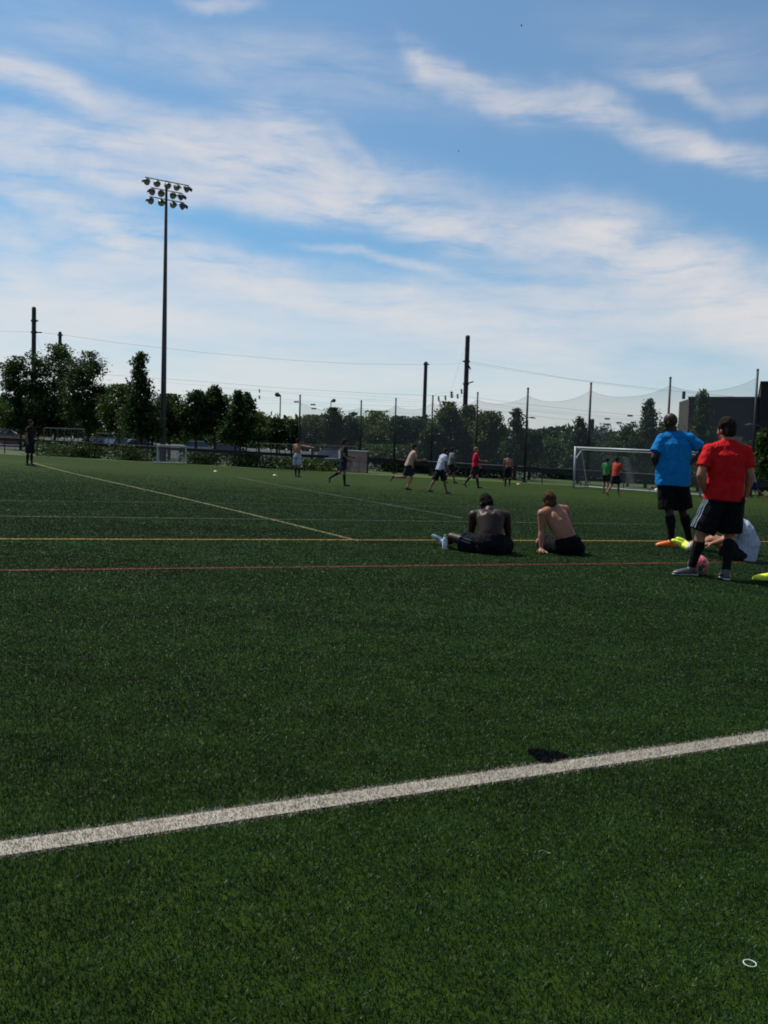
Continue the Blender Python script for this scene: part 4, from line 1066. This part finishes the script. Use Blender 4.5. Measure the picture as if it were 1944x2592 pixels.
    if shorts is not None:
        C = MB(); cm = cloth_mat(shorts, .03); k = .016
        tt = [(L3(pel, wai, -.50), .115 + k, .10 + k, lath), (L3(pel, wai, -.22), .145 + k, .124 + k, lath), (pel, .162 + k, .124 + k, lath), (L3(pel, wai, .55), (.145 + k) * (belly * .5 + .5), .108 + k, lath), (L3(pel, wai, .75), (.135 + k * .7) * (belly * .5 + .5), .104 + k * .6, latm)]
        C.tube([t[0] for t in tt], [(t[1] * S * W, t[2] * S) for t in tt], side=[t[3] for t in tt], seg=seg + 6, round_=False)
        for hp, kn in ((hpl, g('knl')), (hpr, g('knr'))):
            C.ell(L3(hp, pel, .25), .116 * S * W, .124 * S, .124 * S); C.ell(hp, .120 * S, .124 * S, .120 * S)
            C.tube([hp, L3(hp, kn, short_f * .5), L3(hp, kn, short_f)], [.104 * S * W, .104 * S * W * (1 + .1 * loose), .108 * S * W * (1 + .12 * loose)], seg=seg, round_=False)
        sho = C.build('shorts', cm, e); soften(sho, vox, 5 if near else 3, fold=.028 if near else .018)
    for (hp, kn, an, heel, toe, upv) in legs:
        if sock is not None:
            C = MB(); st = L3(kn, an, 1 - sockf * 2.2 if sockf < .4 else .12)
            bend = (hp - kn).normalized() + (an - kn).normalized(); kb = (an - kn).normalized(); bend = bend - kb * bend.dot(kb)
            bend = bend.normalized() * .016 * S if bend.length > .08 else (-g('front')).normalized() * .014
            if sockf >= .4: C.tube([L3(kn, an, .12) + bend * .5, L3(kn, an, .3) + bend, L3(kn, an, .6) + bend * .5, an], [.058 * S, .063 * S * W, .050 * S, .041 * S], seg=seg, round_=False)
            else: C.tube([L3(kn, an, 1 - sockf), an], [.050 * S, .041 * S], seg=seg, round_=False)
            so2 = C.build('sock', cloth_mat(sock, .0), e); soften(so2, vox * .9, 3)
        C = MB(); shoe_mesh(C, an, heel, toe, S, upv); s1 = C.build('shoe', mat('shoe_' + '_'.join('%03d' % int(v * 999) for v in shoe), shoe, .45, .4, vary=.15, vscale=30), e); soften(s1, .006 if near else .011, 3)
        if near:
            fw = (toe - heel).normalized(); u = (upv - fw * upv.dot(fw)).normalized(); sd = fw.cross(u); L = (toe - heel).length
            C = MB(); C.tube([heel + u * .010, heel + fw * L * .35 + u * .012, heel + fw * L * .68 + u * .010, toe - fw * .012 + u * .010], [(.034, .011), (.033, .010), (.046, .010), (.026, .009)], side=sd, seg=14)
            C.build('sole', mat('sole_' + '_'.join('%03d' % int(v * 999) for v in (soles or shoe)), soles or tuple(min(1, v * .6 + .02) for v in shoe), .6, .3), s1, smooth=True)
    return e, sho

def fk(base, yaw, H=1.78, lean=.08, legl=(.3, .2), legr=(-.2, .4), arml=(0, .1, .3), armr=(0, .1, .3), head=0.0, latl=.03, spin=0.0, hipdrop=None, headyaw=0.0):
    k = H / 1.78; f = Vector((math.sin(yaw), math.cos(yaw), 0)); s = Vector((math.cos(yaw), -math.sin(yaw), 0))   # s = the person's right
    def dr(a, ab, side): return (f * math.sin(a) + (-UP) * math.cos(a)) * math.cos(ab) + s * side * math.sin(ab)
    J = {'front': f}
    P0 = Vector((0, 0, .95 * k)); tdir = (UP * math.cos(lean) + f * math.sin(lean))
    J['pel'] = P0; J['wai'] = P0 + tdir * .17 * k; J['che'] = P0 + tdir * .36 * k; shm = P0 + tdir * .50 * k + f * .0
    J['nek'] = P0 + tdir * .575 * k; hd = (UP * math.cos(lean * .4 + head) + f * math.sin(lean * .4 + head)); J['hed'] = J['nek'] + hd * .145 * k
    ff = Quaternion(UP, -headyaw) @ f; J['face'] = ff * math.cos(head * .7) - UP * math.sin(head * .7 + .05)
    ss = Quaternion(UP, -spin) @ s
    for nm, side, leg, arm in (('l', -1, legl, arml), ('r', 1, legr, armr)):
        J['hp' + nm] = P0 + s * side * .095 * k - UP * .04 * k
        J['kn' + nm] = J['hp' + nm] + dr(leg[0], latl, side) * .43 * k; sh = dr(leg[0] - leg[1], latl * .5, side); J['an' + nm] = J['kn' + nm] + sh * .42 * k
        a3 = leg[0] - leg[1]; pt = leg[2] if len(leg) > 2 else 0.0
        fd = (f * math.cos(a3 * .9 - pt) + (UP) * math.sin(a3 * .9 - pt)) if leg[1] > .8 or pt else f.copy()
        if pt or leg[1] > .8:
            upv = fd.cross(s).normalized(); upv = upv if upv.dot(-sh) > 0 else -upv
            heel = J['an' + nm] - upv * .075 * k - fd * .05 * k; J['foot' + nm] = (heel, heel + fd * .27 * k, upv)
        J['to' + nm] = J['an' + nm] + fd * .2 * k
        J['sh' + nm] = shm + ss * side * .185 * k
        J['el' + nm] = J['sh' + nm] + dr(arm[0], arm[1], side) * .29 * k; w = dr(arm[0] + arm[2], arm[1] * .6 if len(arm) < 4 else arm[3], side)
        J['wr' + nm] = J['el' + nm] + w * .25 * k; J['hd' + nm] = w; J['hn' + nm] = -s * side; J['thumb' + nm] = 1 if side == 1 else -1
    low = min(min((J['foot' + n_][0].z, J['foot' + n_][1].z)) if 'foot' + n_ in J else J['an' + n_].z - .085 * k for n_ in 'lr')
    off = Vector(base) + Vector((0, 0, -low + .012))
    out = {}
    for a, b in J.items():
        if a in ('front', 'face') or a[:2] in ('hd', 'hn') or a[:5] == 'thumb': out[a] = b
        elif a[:4] == 'foot': out[a] = (b[0] + off, b[1] + off, b[2])
        else: out[a] = b + off
    return out
#PEOPLE#
# near people: joints measured as (px, py, depth)
def JP(d, S=1.0, **kw):
    J = {}
    for k, v in d.items():
        J[k] = at(*v) if len(v) == 3 and not isinstance(v[0], float) and v[2] > 3 else Vector(v)
    J.update(kw); return J
def gnd(v, h): return Vector((v.x, v.y, float(gz(v.x, v.y)) + h))
def flat_foot(J, t, direction, S=1.0):
    an = J['an' + t]; d = Vector(direction).normalized(); J['an' + t] = gnd(an, .10 * S); heel = gnd(an, .010) - d * .065 * S; toe = gnd(an, .010) + d * .215 * S
    toe.z = float(gz(toe.x, toe.y)) + .012; heel.z = float(gz(heel.x, heel.y)) + .012
    J['foot' + t] = (heel, toe, UP)
# man in red
Y = 9.15
J = JP(dict(pel=(1833, 1252, Y), wai=(1837, 1217, Y), che=(1839, 1168, Y), nek=(1842, 1117, Y + .02), hed=(1839, 1088, Y + .04), shl=(1795, 1141, Y), shr=(1887, 1144, Y),
    ell=(1772, 1203, Y - .06), wrl=(1790, 1258, Y + .10), elr=(1900, 1204, Y - .03), wrr=(1886, 1256, Y + .12), hpl=(1812, 1264, Y), hpr=(1855, 1265, Y),
    knl=(1772, 1358, Y + .02), anl=(1750, 1440, Y + .06), knr=(1846, 1360, Y + .04), anr=(1838, 1450, Y - .14)),
    front=Vector((-.15, 1, 0)), face=Vector((-.45, 1, -.05)), hdl=Vector((.35, .3, -.9)), hnl=Vector((.9, .1, .3)), hdr=Vector((-.35, .5, -.8)), hnr=Vector((-.9, .1, -.3)))
J['tol'] = J['anl'] + Vector((-.2, 0, 0)); J['tor'] = J['anr'] + Vector((.02, .2, 0))
flat_foot(J, 'l', (-1, -.12, 0)); flat_foot(J, 'r', (.15, 1, 0))
J['thumbl'] = -1; J['thumbr'] = 1
e, sho = person('man in red t-shirt and black striped shorts standing with his back turned beside the ball', J, gnd(at(1815, 1465, 9.1), 0), 'pale', (0.46, 0.010, 0.012), (.004, .0045, .007), (.005, .005, .006), (.05, .05, .055), (.015, .011, .009), near=True, W=1.06, short_f=.86, loose=1.15, sockf=.45, hem=.075, sleeve=.66, soles=(.35, .35, .35), curl=(.8, .8), group='men resting near the camera')
def stripes(e, sho, hp, kn, outd, back, colr, n=3, t0=.02, t1=.84):
    dg = bpy.context.evaluated_depsgraph_get(); ev = sho.evaluated_get(dg); me = ev.to_mesh()
    from mathutils.bvhtree import BVHTree
    base = Vector(e.location); bv = BVHTree.FromPolygons([v.co + base for v in me.vertices], [tuple(p.vertices) for p in me.polygons]); ev.to_mesh_clear()
    mm = cloth_mat(colr, 0)
    for k in range(n):
        m = MB(); prev = None
        for i in range(31):
            c = L3(hp, kn, t0 + (t1 - t0) * i / 30); ax = (kn - hp).normalized(); dirn = (outd + back * (.28 * (k - 1) + .28)).normalized(); dirn = (dirn - ax * dirn.dot(ax)).normalized()
            h = bv.ray_cast(c + dirn * .5, -dirn, 1.0)
            if h[0] is None: continue
            tg = dirn.cross(ax).normalized(); q = h[0] + dirn * .0035
            a, b = q - tg * .0055, q + tg * .0055
            if prev: m.add([prev[0], a, b, prev[1], prev[0] - dirn * .004, a - dirn * .004, b - dirn * .004, prev[1] - dirn * .004], [(0, 1, 2, 3), (0, 4, 5, 1), (3, 2, 6, 7)])
            prev = (a, b)
        if m.v: m.build('stripe', mm, sho)
stripes(e, sho, J['hpl'], J['knl'], Vector((-1, 0, 0)), Vector((0, -1, 0)), (.20, .23, .28))
# bald man in blue
Y = 12.66; S = 1.09
J = JP(dict(pel=(1702, 1212, Y), wai=(1704, 1184, Y), che=(1708, 1146, Y), nek=(1705, 1096, Y + .02), hed=(1698, 1068, Y + .02), shl=(1675, 1112, Y + .05), shr=(1742, 1110, Y - .02),
    ell=(1655, 1158, Y - .02), wrl=(1671, 1194, Y + .22), elr=(1784, 1142, Y - .08), wrr=(1742, 1176, Y - .06), hpl=(1687, 1220, Y + .03), hpr=(1719, 1221, Y - .02),
    knl=(1694, 1296, Y), anl=(1699, 1368, Y - .05), knr=(1728, 1294, Y + .05), anr=(1745, 1362, Y + .15)),
    front=Vector((-.5, .85, 0)), face=Vector((-.75, .7, -.02)), hdl=Vector((.4, .3, -.7)), hnl=Vector((.7, -.4, .3)), hdr=Vector((-.6, -.35, -.5)), hnr=Vector((-.6, .6, .2)))
J['tol'] = J['anl'] + Vector((-.2, 0, 0)); J['tor'] = J['anr'] + Vector((-.1, .1, 0))
flat_foot(J, 'l', (-.95, -.1, 0), S); flat_foot(J, 'r', (-.6, .6, 0), S)
J['thumbl'] = -1
person('bald man in bright blue t-shirt and long black shorts standing with hands on his hips', J, gnd(at(1720, 1384, Y), 0), 'brown', (0.004, 0.15, 0.40), (.0035, .0035, .0045), (.004, .004, .005), (.75, .16, .02), None, near=True, S=S, W=1.12, short_f=.88, loose=1.2, sockf=.45, hem=.11, sleeve=.72, group='men resting near the camera', belly=1.12)
# dark skinned seated man
Y = 10.3; S = .98
J = JP(dict(pel=(1240, 1376, Y), wai=(1241, 1346, Y + .02), che=(1241, 1316, Y + .10), nek=(1239, 1291, Y + .20), hed=(1231, 1275, Y + .30), shl=(1199, 1304, Y + .17), shr=(1280, 1305, Y + .17),
    ell=(1192, 1352, Y + .22), wrl=(1203, 1368, Y + .46), elr=(1287, 1355, Y + .24), wrr=(1268, 1370, Y + .48), hpl=(1222, 1386, Y + .02), hpr=(1257, 1387, Y + .02),
    knl=(1143, 1359, Y + .26), anl=(1126, 1377, Y + .60), knr=(1286, 1376, Y + .38), anr=(1232, 1392, Y + .55)),
    front=Vector((-.1, 1, .1)), face=Vector((-.25, 1, -.25)), hdl=Vector((.5, .8, -.2)), hnl=Vector((.3, 0, -1)), hdr=Vector((-.6, .7, -.2)), hnr=Vector((-.2, 0, -1)))
J['tol'] = J['anl'] + Vector((-.2, 0, 0)); J['tor'] = J['anr'] + Vector((-.2, 0, 0))
J['footl'] = (at(1118, 1383, Y + .62), at(1091, 1356, Y + .76), Vector((.6, -.15, .6))); J['footr'] = (at(1240, 1391, Y + .58), at(1190, 1386, Y + .72), Vector((0, -.3, 1)))
J['anr'].z = max(J['anr'].z, float(gz(J['anr'].x, J['anr'].y)) + .06)
e, sho = person('shirtless dark skinned man sitting with head bowed and one leg stretched left beside a bottle', J, gnd(at(1240, 1402, Y), 0), 'dark', None, (.005, .0055, .008), None, (.045, .095, .13), (.006, .005, .005), near=True, S=S, W=1.08, short_f=.62, loose=1.2, hair_style='crop', group='men resting near the camera', soles=(.05, .09, .13))
stripes(e, sho, J['hpl'], J['knl'], Vector((-.1, -1, .1)), Vector((0, 0, 1)), (.07, .085, .12), n=2, t0=.25, t1=.60)
# fair seated man leaning on his hand
Y = 10.72
J = JP(dict(pel=(1437, 1381, Y), wai=(1430, 1354, Y + .01), che=(1415, 1324, Y + .08), nek=(1397, 1291, Y + .14), hed=(1391, 1270, Y + .18), shl=(1372, 1300, Y + .02), shr=(1430, 1290, Y + .26),
    ell=(1371, 1344, Y + .02), wrl=(1370, 1391, Y - .02), elr=(1444, 1334, Y + .42), wrr=(1404, 1362, Y + .55), hpl=(1420, 1388, Y + .06), hpr=(1456, 1388, Y + .02),
    knl=(1366, 1372, Y + .36), anl=(1402, 1392, Y + .62), knr=(1420, 1372, Y + .46), anr=(1396, 1388, Y + .72)),
    front=Vector((-.45, 1, .1)), face=Vector((-.15, 1, 0)), hdl=Vector((-.18, -1, -.10)), hnl=Vector((0, .1, -1)), hdr=Vector((-.7, .5, -.2)), hnr=Vector((0, 0, -1)))
w = J['wrl']; J['wrl'] = gnd(w, .055); J['thumbl'] = 1
J['tol'] = J['anl'] + Vector((.1, .1, 0)); J['tor'] = J['anr'] + Vector((-.1, .1, 0)); flat_foot(J, 'l', (.8, .5, 0)); flat_foot(J, 'r', (-.2, .9, 0))
person('shirtless fair skinned man in black shorts sitting and leaning on his left hand', J, gnd(at(1437, 1403, Y), 0), 'pale', None, (.0035, .0035, .0045), None, (.05, .05, .06), (.055, .030, .016), near=True, W=1.0, short_f=.80, loose=1.25, curl=(.12, .5), spread=(.34, .1), group='men resting near the camera')
# hunched man in white shirt behind the man in red
Y = 11.25
J = JP(dict(pel=(1883, 1402, Y), wai=(1890, 1376, Y), che=(1882, 1346, Y), nek=(1856, 1318, Y), hed=(1838, 1312, Y), shl=(1868, 1330, Y - .17), shr=(1870, 1326, Y + .20),
    ell=(1840, 1365, Y - .14), wrl=(1802, 1376, Y + .02), elr=(1842, 1360, Y + .3), wrr=(1806, 1372, Y + .42), hpl=(1876, 1405, Y - .08), hpr=(1876, 1400, Y + .12),
    knl=(1803, 1366, Y + .12), anl=(1741, 1387, Y + .55), knr=(1806, 1362, Y + .34), anr=(1742, 1382, Y + .80)),
    front=Vector((-1, .3, 0)), face=Vector((-.7, .2, -.8)), hdl=Vector((-1, .3, -.1)), hnl=Vector((0, .3, -1)), hdr=Vector((-1, .1, -.1)), hnr=Vector((0, .2, -1)))
J['tol'] = J['anl'] + Vector((-.2, 0, 0)); J['tor'] = J['anr'] + Vector((-.2, 0, 0))
J['footl'] = (at(1729, 1391, Y + .62), at(1697, 1368, Y + .70), Vector((.7, -.2, .6))); J['footr'] = (at(1733, 1385, Y + .88), at(1708, 1363, Y + .94), Vector((.7, -.2, .6)))
person('man in white shirt sitting hunched forward behind the man in red', J, gnd(at(1883, 1423, Y), 0), 'pale', (.36, .40, .50), (.012, .012, .015), (.45, .44, .42), (.55, .70, .04), (.03, .02, .015), near=True, W=1.0, belly=1.1, short_f=.6, loose=1.6, sockf=.22, hem=.10, group='men resting near the camera', soles=(.4, .5, .05))
# person off the right edge: only the yellow shoe shows
Y = 9.12
J = JP(dict(pel=(2110, 1440, Y), wai=(2116, 1400, Y), che=(2112, 1352, Y), nek=(2100, 1302, Y), hed=(2092, 1270, Y), shl=(2104, 1325, Y - .19), shr=(2104, 1322, Y + .19),
    ell=(2090, 1390, Y - .24), wrl=(2045, 1400, Y - .10), elr=(2090, 1388, Y + .24), wrr=(2045, 1396, Y + .14), hpl=(2104, 1445, Y - .09), hpr=(2104, 1445, Y + .09),
    knl=(2030, 1385, Y - .08), anl=(1956, 1446, Y + .0), knr=(2034, 1380, Y + .14), anr=(1990, 1440, Y + .26)),
    front=Vector((-1, .05, 0)), face=Vector((-1, .1, 0)), hdl=Vector((-1, .2, -.2)), hnl=Vector((0, .3, -1)), hdr=Vector((-1, -.2, -.2)), hnr=Vector((0, -.3, -1)))
J['tol'] = J['anl'] + Vector((-.2, 0, 0)); J['tor'] = J['anr'] + Vector((-.2, 0, 0)); flat_foot(J, 'l', (-1, .0, 0)); flat_foot(J, 'r', (-1, .1, 0))
person('seated person at the right edge of whom only a bright yellow shoe shows', J, gnd(at(2100, 1470, Y), 0), 'tan', (.3, .3, .32), (.02, .02, .03), None, (.62, .72, .03), (.02, .015, .012), near=True, short_f=.7, group='men resting near the camera', soles=(.5, .45, .05))

# distant players
def far(px, py, hpx, label, yaw, skin='tan', shirt=(.1, .1, .1), shorts=(.012, .012, .015), sock=None, shoe=(.015, .015, .015), hair=(.02, .015, .012), **kw):
    b = ground(px, py); Hh = min(1.92, max(1.66, hpx * b.y / FPX)); fkk = {k: kw.pop(k) for k in list(kw) if k in ('lean', 'legl', 'legr', 'arml', 'armr', 'head', 'latl', 'spin')}
    J = fk(b, math.radians(yaw), Hh, **fkk); k = Hh / 1.78
    return person(label, J, b, skin, shirt, shorts, sock, shoe, hair, S=k, group='players out on the field', sockf=kw.pop('sockf', .45), **kw)
far(76, 1180, 118, 'dark clothed man standing alone on the field at far left', 100, 'tan', (.014, .012, .013), (.010, .010, .011), (.01, .01, .01), lean=.03, legl=(.05, .05), legr=(-.06, .05), arml=(.1, .12, .9), armr=(.05, .35, .2), latl=-.02, short_f=1.0)
far(752, 1208, 96, 'shirtless player in white shorts pointing right with an outstretched arm', 20, 'pale', None, (.28, .30, .38), (.02, .02, .02), lean=.02, legl=(.25, .1), legr=(-.12, .1), arml=(.1, .1, .3), armr=(.2, 1.45, .05, 1.5), latl=.10, short_f=.85, loose=1.5)
far(868, 1231, 116, 'player in black shirt with white hem walking right, left of the pinkish box goal', 85, 'tan', (.016, .017, .022), (.016, .018, .035), (.012, .012, .012), lean=.06, legl=(-.30, .75, .5), legr=(.10, .05), arml=(.25, .1, 1.1), armr=(-.1, .15, .9), short_f=.7)
far(1032, 1241, 120, 'player in pale top running right, bent forward with one heel kicked up', 80, 'pale', (.36, .24, .20), (.016, .016, .02), None, lean=.34, legl=(-.25, 1.35, .6), legr=(.30, .75), arml=(-.5, .2, 1.0), armr=(.35, .1, 1.3), short_f=.8, sockf=.2)
far(1112, 1250, 114, 'player in white and black shirt striding right in wide black shorts', 62, 'tan', (.34, .37, .46), (.010, .010, .013), None, lean=.26, legl=(-.42, .12), legr=(.36, .10), arml=(.3, .2, .3), armr=(.0, .1, .5), short_f=.92, loose=1.8, head=.3)
far(1139, 1224, 90, 'player in grey shirt half hidden behind the white shirted one', 70, 'tan', (.14, .14, .15), (.012, .012, .015), None, lean=.12, legl=(-.15, .3), legr=(.30, .15), short_f=.8)
far(1201, 1237, 102, 'player in bright pink red shirt walking right', 88, 'pale', (.45, .012, .045), (.012, .012, .016), (.012, .012, .012), lean=.02, legl=(-.35, .35, .2), legr=(.20, .05), arml=(.1, .1, .6), armr=(.5, .1, 1.0), short_f=.75, hair=(.16, .12, .08))
far(1284, 1234, 84, 'shirtless player in black shorts seen from behind between two net posts', 8, 'pale', None, (.010, .010, .013), (.012, .012, .012), lean=.08, legl=(.15, .2), legr=(-.1, .35), arml=(.3, .15, .8), armr=(.3, .15, .8), short_f=.9, loose=1.6, hair=(.05, .04, .03))
far(1533, 1249, 88, 'player in green shirt in front of the goal, behind the orange shirted one', 25, 'tan', (.05, .18, .055), (.012, .014, .012), None, lean=.06, legl=(.2, .3), legr=(-.15, .3), short_f=.72)
far(1556, 1258, 98, 'player in orange red shirt running in front of the goal', 55, 'tan', (.36, .05, .035), (.012, .012, .015), None, (.25, .10, .05), lean=.08, legl=(-.25, .5, .2), legr=(.25, .2), arml=(.6, .3, 1.4), armr=(.3, .4, 1.2), short_f=.8, loose=1.5)
far(1690, 1262, 98, 'player running right behind the bald man, one foot trailing out at left', 88, 'tan', (.50, .52, .56), (.03, .03, .04), None, (.02, .03, .01), lean=.2, legl=(-.75, .55, .9), legr=(.35, .35), arml=(.4, .2, .8), armr=(-.3, .2, .8), short_f=.75)
far(1904, 1268, 90, 'bare chested player in navy shorts and orange shoes striding left at the right edge', -70, 'tan', (.20, .20, .21), (.012, .018, .085), None, (.55, .14, .04), lean=.22, legl=(.42, .22), legr=(-.55, .30, .3), arml=(.2, .1, .6), armr=(.1, .1, .4), head=.35, short_f=.82, loose=1.4)

# ------------------------------------------------------------------ small things
def soccer_ball(px, py, label, r=.11, cols=((.72, .05, .06), (.34, .30, .34), (.05, .04, .05)), yadd=.12):
    b = ground(px, py); b = Vector((b.x, b.y + yadd, 0)); b.z = float(gz(b.x, b.y)); c = b + Vector((0, 0, r + .006))
    m = bpy.data.materials.new('ball_skin'); m.use_nodes = True; nt = m.node_tree; n = N(nt); bs = nt.nodes['Principled BSDF']
    co = n.new('ShaderNodeTexCoord').outputs['Object']; w = n.noise(co, 9.0 * .11 / r, 1, .5, 1.4)
    c1 = n.ramp(w, [(.50, cols[0]), (.51, cols[1]), (.56, cols[1]), (.57, cols[2])]); nt.links.new(c1, bs.inputs['Base Color']); bs.inputs['Roughness'].default_value = .3
    v = n.new('ShaderNodeTexVoronoi', feature='DISTANCE_TO_EDGE'); nt.links.new(co, v.inputs['Vector']); v.inputs['Scale'].default_value = 1.05 / r
    bp = n.new('ShaderNodeBump'); bp.inputs['Strength'].default_value = .5; bp.inputs['Distance'].default_value = .004
    nt.links.new(n.m('MINIMUM', v.outputs[0], .05), bp.inputs['Height']); nt.links.new(bp.outputs[0], bs.inputs['Normal'])
    M_ = MB(); M_.ell(c, r, r, r, seg=32, rings=20); o = M_.build('soccer_ball', m, None, smooth=True, origin=tuple(c)); tag(o, label, 'ball'); return o
soccer_ball(1776, 1460, 'red and grey soccer ball behind the leg of the man in red')
soccer_ball(1661, 1246, 'white ball near the goal beside the trailing foot', cols=((.7, .7, .68), (.72, .72, .7), (.3, .3, .3)), yadd=0)
def bottle():
    b = ground(1125.5, 1392); e = empty('water_bottle', b, 'clear plastic water bottle with white label standing by the foot of the seated man', 'bottle')
    m_pl = bpy.data.materials.new('clear_plastic'); m_pl.use_nodes = True; p = m_pl.node_tree.nodes['Principled BSDF']; p.inputs['Base Color'].default_value = (.8, .84, .88, 1); p.inputs['Roughness'].default_value = .12; p.inputs['Transmission Weight'].default_value = .55; p.inputs['IOR'].default_value = 1.3
    u = lambda z: b + Vector((0, 0, z)); k = 1.0
    m = MB(); m.tube([u(.004), u(.012), u(.05), u(.055), u(.10), u(.125), u(.150), u(.162), u(.172)], [.026, .032, .033, .031, .033, .033, .022, .014, .013], seg=24, round_=False); m.build('bottle_body', m_pl, e, smooth=True)
    m = MB(); m.tube([u(.060), u(.061), u(.104), u(.105)], [.0335, .0345, .0345, .0335], seg=24, round_=False); m.build('label', mat('bottle_label', (.55, .58, .62), .5, .3), e)
    m = MB(); m.cyl(u(.170), u(.190), .0155, .015, seg=18); m.build('cap', m_whitep, e)
bottle()
def disc(px, py, label, colr, r=.12):
    b = ground(px, py); M_ = MB(); u = lambda z: b + Vector((0, 0, z + .006))
    M_.tube([u(0), u(.01), u(.05), u(.065)], [r, r * .95, r * .5, r * .35], seg=18, round_=False)
    o = M_.build('training_disc', mat('disc_' + str(int(colr[0] * 99)), colr, .5, .3), None, origin=tuple(b)); tag(o, label, 'marker disc', 'flat marker discs on the field')
disc(546, 1194, 'pale flat marker disc on the field right of the small white goal', (.26, .26, .23))
disc(696, 1204, 'pale flat marker disc on the field left of the pointing player', (.26, .26, .23))
disc(1312, 1226, 'orange flat marker disc beside the foot of the thick net post', (.6, .2, .12))
def patch():  # round patch of near-black fibres beside the white line
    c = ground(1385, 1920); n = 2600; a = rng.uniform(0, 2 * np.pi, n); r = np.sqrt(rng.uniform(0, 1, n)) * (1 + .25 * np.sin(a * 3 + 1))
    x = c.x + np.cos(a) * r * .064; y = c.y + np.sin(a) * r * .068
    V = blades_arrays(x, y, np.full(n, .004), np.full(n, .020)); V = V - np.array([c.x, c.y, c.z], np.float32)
    o = blades_object('dark_patch', V, mat('dark_fibre', (.006, .008, .010), .9, .1)); o.location = c; tag(o, 'round patch of dark fibres on the turf touching the white line', 'tuft')
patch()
def ring():
    c = ground(1897, 2453) + Vector((0, 0, .014)); M_ = MB(); ax = Vector((1, -.35, 0)).normalized(); ay = Vector((.35, 1, .1)).normalized()
    pts = [c + ax * .0138 * math.cos(g * math.pi / 12) + ay * .0120 * math.sin(g * math.pi / 12) for g in range(25)]
    M_.tube(pts, .0011, side=Vector((0, 0, 1)), seg=6, round_=False); o = M_.build('plastic_ring', mat('ring_plastic', (.55, .6, .55), .4, .5), None, smooth=True, origin=tuple(c)); tag(o, 'tiny white plastic ring lying on the turf at lower right', 'ring')
    c = ground(1378, 2178) + Vector((0, 0, .024)); M_ = MB(); pts = [c + Vector((-.017 + .0034 * i, .008 * math.sin(i * .33), .003 * math.sin(i * .6))) for i in range(11)]
    M_.tube(pts, .0009, side=Vector((0, 0, 1)), seg=5, round_=False); o = M_.build('thread', mat('thread', (.16, .20, .13), .5, .3), None, origin=tuple(c)); tag(o, 'short pale curved thread lying on the turf below the white line', 'thread')
ring()
def bird(px, py, Y, label, k=.5):
    c = at(px, py, Y); e = empty('bird', c, label, 'bird', 'tiny birds high in the sky'); m_b = mat('bird_dark', (.02, .02, .02), .8, .2)
    m = MB(); m.tube([c - Vector((.22, 0, 0)) * k, c, c + Vector((.2, 0, .02)) * k], [.02 * k, .07 * k, .04 * k], seg=8); m.build('body', m_b, e)
    for s_ in (-1, 1):
        m = MB(); m.add([c + Vector((.05, 0, .03)) * k, c + Vector((-.1, 0, .03)) * k, c + Vector((-.12, s_ * .35, .12)) * k, c + Vector((0, s_ * .6, .05)) * k], [(0, 1, 2, 3)]); m.build('wing', m_b, e)
bird(1320, 65, 90, 'tiny dark bird high in the blue sky, upper one', .5)
bird(1161, 383, 110, 'tiny dark bird in the sky, lower one', .45)
